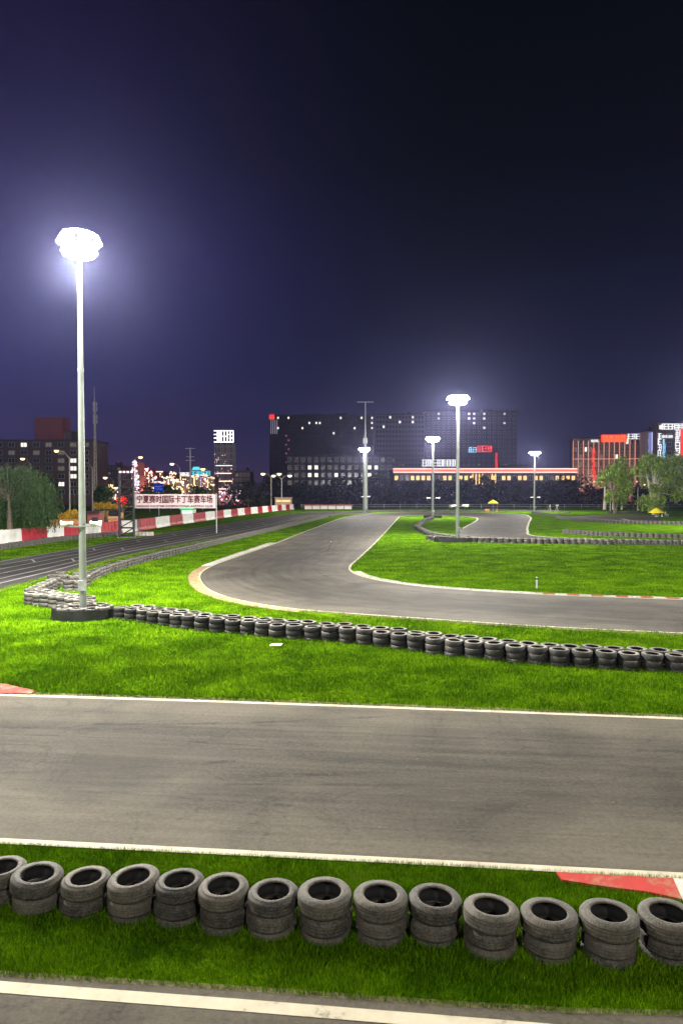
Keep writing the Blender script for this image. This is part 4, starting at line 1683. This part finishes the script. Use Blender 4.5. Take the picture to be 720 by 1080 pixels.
# red neon star shaped sign by the truss
b = AT(128.5, 528, 140)
t = empty('neon_sign', 'small red neon star sign glowing through the truss tower', 'neon sign', (b.x, b.y, 0))
m = MB()
for k in range(6):
    a = k * PI / 6
    m.tube([(-1.1 * math.cos(a), 0, b.z - 1.1 * math.sin(a)), (1.1 * math.cos(a), 0, b.z + 1.1 * math.sin(a))], 0.1, 6)
m.build('tube', M_LRED, t)
MB().tube([(0, 0.15, 0), (0, 0.15, b.z)], 0.07, 6).build('post', M_GREY, t)

# ------------------------------------------------------------------ parked cars with lit tail lamps
def car_mesh():
    m = MB()
    sec = [(-2.2, 0.35, 0.75), (-2.15, 0.35, 0.98), (-1.0, 0.3, 1.02), (1.3, 0.3, 1.0), (2.1, 0.35, 0.85), (2.2, 0.4, 0.7)]
    vs, fs = [], []
    for x, z0, z1 in sec:
        w = 0.86 if abs(x) < 2 else 0.76
        vs += [(x, -w, z0), (x, w, z0), (x, w, z1 - 0.06), (x, w - 0.12, z1), (x, -w + 0.12, z1), (x, -w, z1 - 0.06)]
    for i in range(len(sec) - 1):
        for k in range(6):
            fs.append((i * 6 + k, i * 6 + (k + 1) % 6, i * 6 + 6 + (k + 1) % 6, i * 6 + 6 + k))
    fs += [tuple(range(5, -1, -1)), tuple(30 + k for k in range(6))]
    m.add(vs, fs)
    return m


def cabin_mesh():
    m = MB()
    lo = [(-1.9, -0.74, 0.98), (0.95, -0.74, 0.98), (0.95, 0.74, 0.98), (-1.9, 0.74, 0.98)]
    hi = [(-1.35, -0.6, 1.45), (0.25, -0.6, 1.45), (0.25, 0.6, 1.45), (-1.35, 0.6, 1.45)]
    m.add(lo + hi, [(4, 5, 6, 7), (0, 1, 5, 4), (1, 2, 6, 5), (2, 3, 7, 6), (3, 0, 4, 7)])
    return m


paints = [plain('car_paint_silver', (0.35, 0.35, 0.37), 0.3, 0.4), plain('car_paint_dark', (0.03, 0.03, 0.04), 0.25, 0.2), plain('car_paint_red', (0.3, 0.03, 0.03), 0.3, 0.1)]
TAIL = glow('tail_lamp_light', (1.0, 0.05, 0.06), 2.2)
for i, (px, Y) in enumerate([(236, 250), (243, 262), (250, 246), (258, 258), (266, 270), (274, 250)]):
    b = AT(px, 530, Y)
    t = empty('parked_car', '%s car with red tail lamps, %s from the left beyond the far barriers' % (('silver', 'dark', 'red')[i % 3], ordinal(i + 1)), 'car', (b.x, Y, 0.0), R(80 + 8 * (i % 3)), 'cars parked beyond the far barriers')
    car_mesh().build('body', paints[i % 3], t)
    cabin_mesh().build('cabin', M_GLASS, t)
    for sx in (-1.35, 1.35):
        for sy in (-0.8, 0.8):
            MB().tube([(sx, sy - 0.1, 0.32), (sx, sy + 0.1, 0.32)], 0.32, 14).build('wheel', M_BLACK, t)
    for sy in (-0.62, 0.62):
        MB().box((-2.2, sy, 0.82), (0.06, 0.28, 0.16)).build('tail_lamp', TAIL, t)

# ------------------------------------------------------------------ parasols, marker post, fence
def parasol(label, px, py_base, py_top, wpx, table):
    b = G(px, py_base)
    H = top_h(px, py_top, b.y)
    rr = wpx / 2 / FPX * b.y
    t = empty('parasol', label, 'parasol', b, 0, 'yellow parasols at the trackside')
    MB().tube([(0, 0, 0), (0, 0, H)], 0.04, 8).build('pole', M_GREY, t)
    MB().lathe([(0.0, H), (rr * 0.5, H - 0.30 * rr), (rr, H - 0.62 * rr), (rr, H - 0.72 * rr), (rr * 0.98, H - 0.66 * rr), (0.0, H - 0.06)], 8).build('canopy', M_YELLOW, t)
    MB().lathe([(0, 0), (0.35, 0), (0.3, 0.1), (0, 0.12)], 12).build('base', M_CONC, t)
    return b


b = parasol('yellow parasol on the far side of the road by the fence', 519.5, 541.3, 527, 11, True)
for i, (dx, dy) in enumerate(((-1.4, 0.4), (-0.9, -0.4), (0.9, 0.5))):
    t = empty('chair', 'plastic chair under the far yellow parasol', 'chair', (b.x + dx, b.y + dy, 0), i * 1.9, 'chairs under the far parasol')
    MB().box((0, 0, 0.45), (0.5, 0.5, 0.05)).build('seat', M_ORANGE, t)
    MB().box((0, 0.25, 0.75), (0.5, 0.05, 0.55)).build('backrest', M_ORANGE, t)
    for sx in (-0.22, 0.22):
        for sy in (-0.22, 0.22):
            MB().tube([(sx, sy, 0), (sx, sy, 0.43)], 0.025, 6).build('leg', M_ORANGE, t)
b = parasol('yellow parasol on bright grass beneath the lit poplars', 691.5, 545, 535.5, 15, True)
t = empty('table', 'small white table to the right of the parasol under the poplars', 'table', (b.x + 1.3, b.y + 0.3, 0))
MB().lathe([(0, 0.70), (0.6, 0.70), (0.62, 0.72), (0.6, 0.75), (0, 0.75)], 20).build('tabletop', M_BARW, t)
MB().tube([(0, 0, 0), (0, 0, 0.7)], [0.18, 0.05], 10).build('leg', M_BARW, t)
for i, dx in enumerate((0.4, 2.3)):
    t = empty('chair', ('white chair between the parasol pole and the small table', 'white chair right of the small table under the poplars')[i], 'chair', (b.x + dx, b.y + 0.5, 0), 0.6 * i, 'white chairs by the small table')
    MB().box((0, 0, 0.45), (0.5, 0.5, 0.05)).build('seat', M_BARW, t)
    MB().box((0, 0.25, 0.75), (0.5, 0.05, 0.55)).build('backrest', M_BARW, t)
    for sx in (-0.22, 0.22):
        for sy in (-0.22, 0.22):
            MB().tube([(sx, sy, 0), (sx, sy, 0.43)], 0.025, 6).build('leg', M_BARW, t)

b = G(565.5, 620.5)
t = empty('marker_post', 'slim white marker post standing alone on the infield lawn', 'marker post', b)
MB().box((0, 0, 0.29), (0.085, 0.06, 0.58), taper=0.9).build('post', M_GREY, t)
MB().box((0, 0, 0.5), (0.1, 0.075, 0.08)).build('reflector', M_BLACK, t)
b = G(291, 683)
m = MB().add([(-0.2, -0.14, 0.09), (0.16, -0.16, 0.1), (0.22, 0.1, 0.12), (-0.15, 0.15, 0.1), (0.0, 0.0, 0.13)], [(0, 1, 4), (1, 2, 4), (2, 3, 4), (3, 0, 4)])
tag(m.build('paper_scrap', M_BARW, loc=b), 'crumpled white paper scrap lying on the grass before the middle barrier', 'paper')

# fence at the far end: posts and two rails
fpts = resample([AT(x, 537, Y) for x, Y in ((318, 214), (420, 216), (520, 218), (640, 214), (760, 210))], step=5.0)
t = empty('track_fence', 'low grey post and rail fence along the far end of the circuit', 'fence', (0, 0, 0))
mr = MB()
for z in (0.55, 1.15):
    mr.tube([up(p, z) for p in fpts], 0.07, 6)
mr.build('rail', M_STEEL, t)
pm = None
for p in fpts:
    if pm is None:
        pm = MB().box((0, 0, 0.65), (0.14, 0.14, 1.3)).build('post', M_STEEL, t, loc=up(p, 0))
    else:
        c = pm.copy()
        COL.objects.link(c)
        c.location = up(p, 0)
for i, px in enumerate((579.5, 587)):
    b = AT(px, 540, 186)
    t = empty('camera_tripod', ('dark tripod with a small box on top, the left one by the far fence', 'dark tripod with a small box on top, the right one by the far fence')[i], 'tripod', (b.x, b.y, 0), 0, 'tripods by the far fence')
    for k in range(3):
        a = 2 * PI * k / 3 + 0.5
        MB().tube([(0.45 * math.cos(a), 0.45 * math.sin(a), 0), (0, 0, 1.4)], 0.04, 6).build('leg', M_CONC, t)
    MB().box((0, 0, 1.5), (0.7 if i else 0.2, 0.25, 0.25)).build('head', M_CONC, t)

# ------------------------------------------------------------------ buildings
def facade_building(name, label, px0, px1, py_top, Y, depth, wall, rows, cols, lit=(), lit_mat=M_LWIN, ybot=None, win=(0.55, 0.5), rz=0.0, dark=M_GLASS, z_from=0.15, roof=M_BLACK, lit_p=0.0, seed=0, cat='building', frame=M_GREY):
    rnd = random.Random(seed)
    a, b = AT(px0, py_top, Y), AT(px1, py_top, Y)
    w, h = b.x - a.x, a.z
    t = empty(name, label, cat, ((a.x + b.x) / 2, Y, 0), rz)
    m = MB().box((0, depth / 2, h / 2), (w, depth, h))
    m.build('wall', wall, t)
    r = MB().box((0, depth / 2, h + 0.25), (w + 0.5, depth + 0.5, 0.5))
    r.box((w * 0.2, depth / 2, h + 1.4), (w * 0.12, depth * 0.4, 1.8))
    r.build('roof', roof, t)
    cw, chh = w / cols, h * (1 - z_from) / rows
    ww, wh = cw * win[0], chh * win[1]
    meshes = {}
    for key, mt in (('d', dark), ('l', lit_mat), ('m', M_LDIM)):
        q = MB()
        q.box((0, -0.03, 0), (ww, 0.06, wh), 0)
        fr = 0.07 * min(ww, wh) + 0.03
        for x in (-ww / 2, 0, ww / 2):
            q.box((x, -0.06, 0), (fr, 0.12, wh + fr), 1)
        for z in (-wh / 2, wh / 2):
            q.box((0, -0.055, z), (ww + fr * 1.5, 0.13, fr), 1)
        o = q.build('window', [mt, frame])
        meshes[key] = o.data
        COL.objects.unlink(o)
        bpy.data.objects.remove(o)
    cells = [(r_, c_) for r_ in range(rows) for c_ in range(cols)]
    lits = set(lit) | {c for c in cells if rnd.random() < lit_p}
    cells.sort(key=lambda c: c not in lits)
    rest = MB()
    for i, (r_, c_) in enumerate(cells):
        x = -w / 2 + cw * (c_ + 0.5)
        z = h * z_from + chh * (r_ + 0.5)
        if i < 95:
            o = bpy.data.objects.new('window', meshes['l' if (r_, c_) in lits else ('m' if rnd.random() < 0.16 else 'd')])
            COL.objects.link(o)
            o.parent = t
            o.location = (x, -0.002, z)
        else:
            rest.box((x, -0.032, z), (ww, 0.06, wh), 0)
            for zz in (-wh / 2, wh / 2):
                rest.box((x, -0.06, z + zz), (ww + 0.1, 0.12, 0.12), 1)
            for xx in (-ww / 2, ww / 2):
                rest.box((x + xx, -0.06, z), (0.1, 0.12, wh - 0.12), 1)
    if rest.v:
        o = rest.build('window', [dark, frame], t)
        o['kind'] = 'stuff'
    return t, w, h


def glyph_sign(name, parent, x, z, w, h, n, mat, y=-0.4, vertical=False, seed=0, back=None, fill=0.9):
    """row of illuminated character shapes, built of strokes"""
    rnd = random.Random(seed)
    if back:
        MB().box((x, y + 0.25, z), (w * 1.02, 0.2, h * 1.05)).build(name + '_board', back, parent)
    for k in range(n):
        if vertical:
            cw, cht = w, h / n
            cx, cz = x, z + h / 2 - cht * (k + 0.5)
        else:
            cw, cht = w / n, h
            cx, cz = x - w / 2 + cw * (k + 0.5), z
        g = MB()
        a, b = cw * fill, cht * fill
        s = min(a, b) * 0.13
        nh = rnd.choice((3, 4))
        for q in range(nh):
            zz = cz - b / 2 + s / 2 + (b - s) * q / (nh - 1)
            ln = a * rnd.choice((1.0, 1.0, 0.75))
            g.box((cx, y, zz), (ln, 0.12, s))
        for xx in rnd.sample((-0.42, 0.0, 0.42, -0.2, 0.22), 2):
            g.box((cx + a * xx, y - 0.015, cz), (s, 0.13, b * rnd.choice((1.0, 0.8))))
        g.build(name, mat, parent)


# apartment block on the left with a red brown top
t, w, h = facade_building('apartment_block', 'dark apartment block with a red brown top behind the willow', -20, 97, 465, 260, 18, M_WALLB, 7, 9, lit=((6, 3), (2, 1), (1, 5), (1, 6), (4, 7), (3, 7), (2, 7)), win=(0.5, 0.55), seed=2)
a, b = AT(38, 440, 262), AT(67, 440, 262)
MB().box(((a.x + b.x) / 2 - t.location.x, 5, (h + a.z) / 2), (b.x - a.x, 8, a.z - h)).build('roof_tower', M_WALLR, t)
MB().box(((a.x + b.x) / 2 - t.location.x + 6, 6, h + 2), (4, 6, 4)).build('stair_head', M_WALLB, t)
# slimmer block to its right
facade_building('apartment_block', 'narrow grey block between the antenna and the truss tower', 103, 128, 492, 300, 14, M_WALLB, 7, 5, lit_p=0.1, seed=5)

# far slab, the block behind it and the nearer low block
t, w, h = facade_building('slab_building', 'long dark slab building with a red corner sign and scattered lit windows', 284, 394, 438, 480, 22, M_WALLD, 14, 30, lit=((13, 2), (13, 5), (12, 11), (12, 13), (12, 14), (11, 2), (11, 9), (13, 20), (13, 26), (12, 29), (13, 29), (11, 24), (11, 29), (10, 18)), lit_mat=M_LWIN, win=(0.5, 0.45), seed=3, frame=M_WALLD, dark=plain('dim_window_glass', (0.028, 0.028, 0.036), 0.5))
a = AT(287.5, 439, 479)
MB().box((-w / 2 + 1.8, -0.5, h - 1.2), (3.4, 0.7, 3.2)).build('corner_sign', M_LRED, t)
m = MB()
for k in range(4):
    m.box((-w / 2 + 1.2 + k * 1.3, -0.45, h - 8), (0.5, 0.5, 9.5))
m.build('corner_light', glow('corner_glass_light', (0.8, 0.75, 0.9), 0.25), t)
m = MB()
for k in range(7):
    m.box((-w / 2 + 11.5 + (k % 2) * 1.6, -0.5, h - 14 - k * 3.0), (0.7, 0.4, 0.7))
m.build('stair_light', glow('stair_red_light', (0.9, 0.25, 0.4), 0.5), t)
t, w, h = facade_building('tower_block', 'dark tower block behind the tall infield mast with few lit windows', 449, 545, 434, 520, 25, M_WALLD, 16, 18, lit=((15, 2), (14, 2), (15, 8), (14, 8), (14, 9), (13, 9), (15, 11), (15, 9), (14, 11), (12, 11), (15, 15), (13, 15)), win=(0.4, 0.4), seed=6)
glyph_sign('blue_sign', t, AT(498, 474, 519).x - t.location.x, AT(498, 474.3, 519).z, 6.5, 4.2, 2, M_LSKY, seed=4)
glyph_sign('red_sign', t, AT(511, 473, 519).x - t.location.x, AT(511, 473.3, 519).z, 11.0, 4.4, 4, M_LRED, seed=5, fill=1.0)
glyph_sign('red_column', t, AT(523.5, 486, 519).x - t.location.x, AT(523.5, 486, 519).z, 1.8, 12, 5, M_LRED, vertical=True, seed=8)
facade_building('low_block', 'low dark block with pairs of lit windows left of the telecom pole', 302, 414, 481, 330, 20, M_WALLD, 4, 16, lit=((2, 3), (1, 3), (2, 4), (1, 4), (1, 7), (2, 12), (1, 12), (2, 13)), win=(0.55, 0.55), seed=9, z_from=0.35)

facade_building('slab_building', 'dark slab with a faint lattice of upper windows behind the telecom pole', 396, 447, 437.5, 500, 20, plain('dusk_grey_render', (0.07, 0.065, 0.085), 0.85), 15, 15, lit=((14, 4), (14, 11), (13, 11), (13, 7), (12, 2)), win=(0.62, 0.55), seed=33, frame=M_WALLD)
# long low hall with red and white eave lights
t, w, h = facade_building('long_hall', 'long low hall outlined with red and white light strips', 415, 607, 495, 300, 24, M_WALLD, 1, 34, lit_p=0.62, lit_mat=M_LAMB, win=(0.66, 0.26), seed=12, z_from=0.5)
MB().box((0, -0.5, h - 0.5), (w + 0.4, 0.5, 0.9)).build('red_eave', M_LEAVE, t)
for z in (h + 0.22, h - 1.25):
    MB().box((0, -0.62, z), (w + 0.6, 0.45, 0.5)).build('white_strip', glow('warm_white_strip_light', (1.0, 0.66, 0.55), 1.5), t)
glyph_sign('roof_letter', t, AT(462, 490, 300).x - t.location.x, h + 2.7, 14.5, 2.8, 7, M_LWHITE, seed=3, fill=1.0)
for k in range(8):
    x = AT(498 + k * 3.4, 500, 300).x - t.location.x
    MB().box((x, -0.6, h - 4.2), (0.35, 0.4, 4.6)).build('gold_strip', M_LAMB, t)

# hotel on the right, facade lit by strips of copper light
t, w, h = facade_building('hotel', 'brown hotel with copper light strips and a red roof sign', 605, 684, 462, 320, 7, M_WALLB, 7, 15, lit=((4, 8), (6, 10), (5, 2)), win=(0.5, 0.62), seed=15, rz=R(-6), z_from=0.2)
for k in range(16):
    MB().box((-w / 2 + w * k / 15, -0.35, h * 0.60), (0.22, 0.4, h * 0.72)).build('light_strip', M_LSTRIP, t)
for z in (0.24, 0.42, 0.68):
    MB().box((0, -0.3, h * z), (w, 0.2, 0.3)).build('light_band', M_LSTRIP, t)
m = MB()
for k in range(20):
    m.box((-w / 2 + w * (k + 0.5) / 20, -0.5, h * 0.33), (0.5, 0.4, 0.7))
m.build('lantern', M_LAMB, t).__setitem__('kind', 'stuff')
hx = lambda px: (AT(px, 460, 320).x - t.location.x)
MB().box((hx(646.5), -0.5, h - 0.2), (11.2, 0.4, 3.4)).build('red_sign_board', M_LRED, t)
glyph_sign('red_sign_letter', t, hx(646.5), h + 0.55, 10.6, 1.5, 8, M_LREDHOT, y=-0.8, seed=20)
glyph_sign('red_sign_letter', t, hx(646.5), h - 1.05, 10.6, 1.5, 8, M_LREDHOT, y=-0.8, seed=21)
glyph_sign('white_sign_letter', t, hx(669.5), h + 0.6, 8.6, 2.4, 5, M_LWHITE, y=-0.6, seed=22, fill=0.98)
glyph_sign('red_column_letter', t, hx(625.8), h * 0.60, 1.7, 14, 7, M_LRED, y=-0.8, vertical=True, seed=23, fill=1.0)
glyph_sign('small_white_letter', t, hx(627), h - 1.3, 3.6, 1.1, 4, M_LWHITE, y=-0.6, seed=24, fill=1.0)
for fx in (-0.32, 0.32):
    fl = bpy.data.lights.new('facade_light', 'SPOT')
    fl.energy = 4200
    fl.color = (1.0, 0.5, 0.32)
    fl.spot_size = R(110)
    fl.spot_blend = 0.6
    fo = bpy.data.objects.new('facade_light', fl)
    COL.objects.link(fo)
    fo.parent = t
    fo.location = (w * fx, -10, 3.0)
    fo.rotation_euler = (R(125), 0, 0)
# violet lit corner of the hotel
t, w, h = facade_building('corner_tower', 'narrow violet lit glass tower at the hotel corner', 680.5, 692, 455, 308, 6, M_WALLG, 6, 2, seed=17, win=(0.3, 0.5))
MB().box((-0.6, -0.4, h * 0.62), (1.5, 0.3, h * 0.72)).build('violet_panel', M_LVIO, t)
MB().box((0.95, -0.4, h * 0.62), (1.3, 0.3, h * 0.72)).build('violet_panel', M_LVIO, t)
MB().box((0.15, -0.45, h * 0.62), (0.35, 0.3, h * 0.74)).build('light_strip', M_LVIO2, t)
# sign tower at the right edge
t, w, h = facade_building('sign_tower', 'dark tower covered with white letter columns at the right edge', 692.5, 760, 446, 300, 4, M_WALLB, 8, 8, lit_p=0.1, seed=18)
sx = lambda px: (AT(px, 460, 300).x - t.location.x)
sz = lambda py: AT(700, py, 300).z
glyph_sign('roof_letter', t, sx(716), sz(450), 16.0, 2.5, 6, M_LWHITE, y=-0.6, seed=31, fill=0.98)
glyph_sign('white_column_letter', t, sx(694.5), sz(472), 1.6, 12.0, 5, M_LWHITE, y=-0.6, vertical=True, seed=32, fill=1.0)
glyph_sign('white_column_letter', t, sx(699.0), sz(477), 1.3, 11.0, 6, M_LSKY, y=-0.6, vertical=True, seed=33, fill=0.95)
glyph_sign('white_column_letter', t, sx(713.5), sz(470), 2.0, 13.0, 5, M_LWHITE, y=-0.6, vertical=True, seed=34, fill=1.0)
glyph_sign('small_white_letter', t, sx(702.5), sz(460.5), 4.8, 1.3, 5, M_LWHITE, y=-0.6, seed=35)
MB().box((sx(724), -0.5, sz(468)), (6.2, 0.4, 12.5)).build('red_sign_board', M_LRED, t)
glyph_sign('red_sign_letter', t, sx(724), sz(468), 3.0, 12.0, 5, M_LREDHOT, y=-0.8, vertical=True, seed=36)

# frame tower with a bright white sign board
Y = 330
a, b = AT(226.5, 467, Y), AT(246, 467, Y)
t = empty('sign_frame_tower', 'open frame tower topped by a dazzling white sign board', 'sign tower', ((a.x + b.x) / 2, Y, 0))
w = b.x - a.x
zs, zt = a.z, AT(236, 453.5, Y).z
m = MB()
for x in (-w / 2, -w / 6, w / 6, w / 2):
    for y in (0, 6):
        m.box((x, y, zs / 2), (0.35, 0.35, zs))
for k in range(9):
    m.box((0, 0, zs * (k + 0.5) / 9), (w - 0.36, 0.22, 0.25))
    m.box((0, 6, zs * (k + 0.5) / 9), (w - 0.36, 0.22, 0.25))
m.build('frame', M_GREY, t)
MB().box((0, 6.5, zs / 2), (w - 0.5, 0.5, zs * 0.98)).build('rear_wall', plain('dusky_wall', (0.2, 0.17, 0.24), 0.8), t)
MB().box((0, 0.3, (zs + zt) / 2), (w + 0.6, 1.2, zt - zs + 0.2)).build('sign_case', M_BLACK, t)
glyph_sign('sign_letter', t, 0, (zs + zt) / 2, w + 0.4, (zt - zs) * 0.92, 4, glow('dazzling_white_light', (1, 0.98, 1.0), 5), y=-0.5, seed=41, fill=1.0)
rnd = random.Random(9)
for k in range(60):
    c = rnd.choice((M_LROSE, M_LWHITE, M_LPINK, M_LWARM))
    zf = rnd.random() ** 1.8
    MB().lathe([(0, -0.2), (0.2, 0), (0, 0.2)], 6, c=(rnd.uniform(-w / 2, w / 2), -0.35, 2 + zf * (zs - 6))).build('bulb', c, t)
for k in range(4):
    MB().box((0, -0.3, zs * (0.62 - 0.13 * k)), (w * (0.9 - 0.1 * (k % 2)), 0.2, 0.35)).build('light_band', (M_LWHITE, M_LROSE, M_LWARM, M_LROSE)[k], t)

# neon street between the truss tower and the sign tower
def neon_house(label, px0, px1, py_top, Y, roofline, cols, seed, wall=M_WALLR):
    rnd = random.Random(seed)
    a, b = AT(px0, py_top, Y), AT(px1, py_top, Y)
    w, h = b.x - a.x, a.z
    t = empty('neon_building', label, 'building', ((a.x + b.x) / 2, Y, 0), 0, 'neon lit buildings of the town street')
    m = MB()
    n = len(roofline)
    for k, f in enumerate(roofline):
        m.box((-w / 2 + w * (k + 0.5) / n, 5, h * f / 2), (w / n - 0.01, 10, h * f))
    m.build('wall', wall, t)
    for k, f in enumerate(roofline):
        x = -w / 2 + w * (k + 0.5) / n
        MB().box((x, -0.2, h * f - 0.2), (w / n, 0.3, 0.4)).build('roof_neon', rnd.choice(cols), t)
        if rnd.random() < 0.9:
            MB().box((x - w / n * 0.42, -0.25, h * f * 0.62), (0.25, 0.3, h * f * 0.6)).build('wall_neon', rnd.choice(cols), t)
    for k in range(98):
        kk = rnd.randrange(n)
        x = -w / 2 + w * (kk + rnd.random()) / n
        z = h * roofline[kk] * rnd.uniform(0.3, 1.04)
        r = rnd.choice((0.2, 0.32, 0.5))
        MB().lathe([(0, -r), (r, 0), (0, r)], 6, c=(x, -0.4, z)).build('bulb', rnd.choice(cols), t)
    point_light('street_glow', (0, -5, 3.0), 900, (1.0, 0.6, 0.5), 0.4, t)
    return t, w, h


neon_house('pink neon building with a stepped bright roofline left of the banner trees', 144, 174, 492, 260, (0.75, 1.0, 0.95, 0.85, 0.72, 0.62, 0.6), (M_LPINK, M_LWARM, M_LWHITE, M_LROSE, M_LWARM), 1)
neon_house('golden neon hall between the pink and the cyan lit buildings', 172, 194, 503, 265, (0.8, 1.0, 0.9, 0.85), (M_LYEL, M_LWARM, M_LROSE, M_LYEL), 2, M_WALLB)
t, w, h = neon_house('wide neon building with cyan and white signs on its roof', 190, 226, 500, 270, (1.0, 0.96, 1.0, 0.98, 0.9), (M_LYEL, M_LWARM, M_LAMB, M_LVIO2, M_LPINK), 3, M_WALLB)
glyph_sign('cyan_sign', t, 1.5, h + 0.3, 7.5, 1.7, 5, M_LCYAN, seed=51, fill=1.0)
glyph_sign('white_sign', t, -4.8, h - 0.1, 4.0, 1.4, 3, M_LWHITE, seed=52, fill=1.0)
MB().box((-0.5, 1, h + 2.2), (3.2, 2.0, 1.2), taper=0.6).build('teal_roof', M_LCYAN, t)
neon_house('tall rose lit neon hall at the back of the town street', 158, 186, 497, 340, (0.9, 1.0, 0.8, 0.95), (M_LWARM, M_LWARM, M_LWHITE, M_LYEL), 6)
neon_house('low warm lit neon arcade just left of the truss tower', 104, 127, 512, 280, (0.8, 1.0, 0.9), (M_LWARM, M_LROSE, M_LPINK, M_LYEL), 7, M_WALLB)
neon_house('slim pink neon turret behind the truss tower', 140, 147, 487, 250, (0.95, 1.0, 0.7), (M_LPINK, M_LROSE, M_LVIO2, M_LWHITE), 4, M_WALLR)
neon_house('low red and violet lit shops right of the sign tower', 226, 258, 518, 300, (1.0, 0.9, 0.95, 0.8), (M_LRED, M_LVIO2, M_LPINK, M_LVIO, M_LROSE), 5, M_WALLB)
facade_building('grey_block', 'grey block with one white lit window right of the sign tower', 248, 264, 498, 310, 12, M_WALLD, 5, 4, lit=((1, 0), (1, 1), (0, 0)), seed=44, lit_mat=M_LWHITE)

# ------------------------------------------------------------------ haze added for the lamp glow
m = MB().box((0, 520, 36.5), (1420, 1180, 75.0))
hz, hn, hl, hb = mat_base('lamp_glow_haze')
hn.remove(hb)
pv = hn.new('ShaderNodeVolumePrincipled')
pv.inputs['Color'].default_value = (0.5, 0.52, 1.0, 1)
pv.inputs['Density'].default_value = 0.00012  # added volume, imitates lens bloom round the lamps
pv.inputs['Anisotropy'].default_value = 0.84
hl.new(pv.outputs[0], hn['Material Output'].inputs['Volume'])
tag(m.build('haze', hz), 'thin violet haze added to give the lamps their glow', 'haze', kind='stuff')
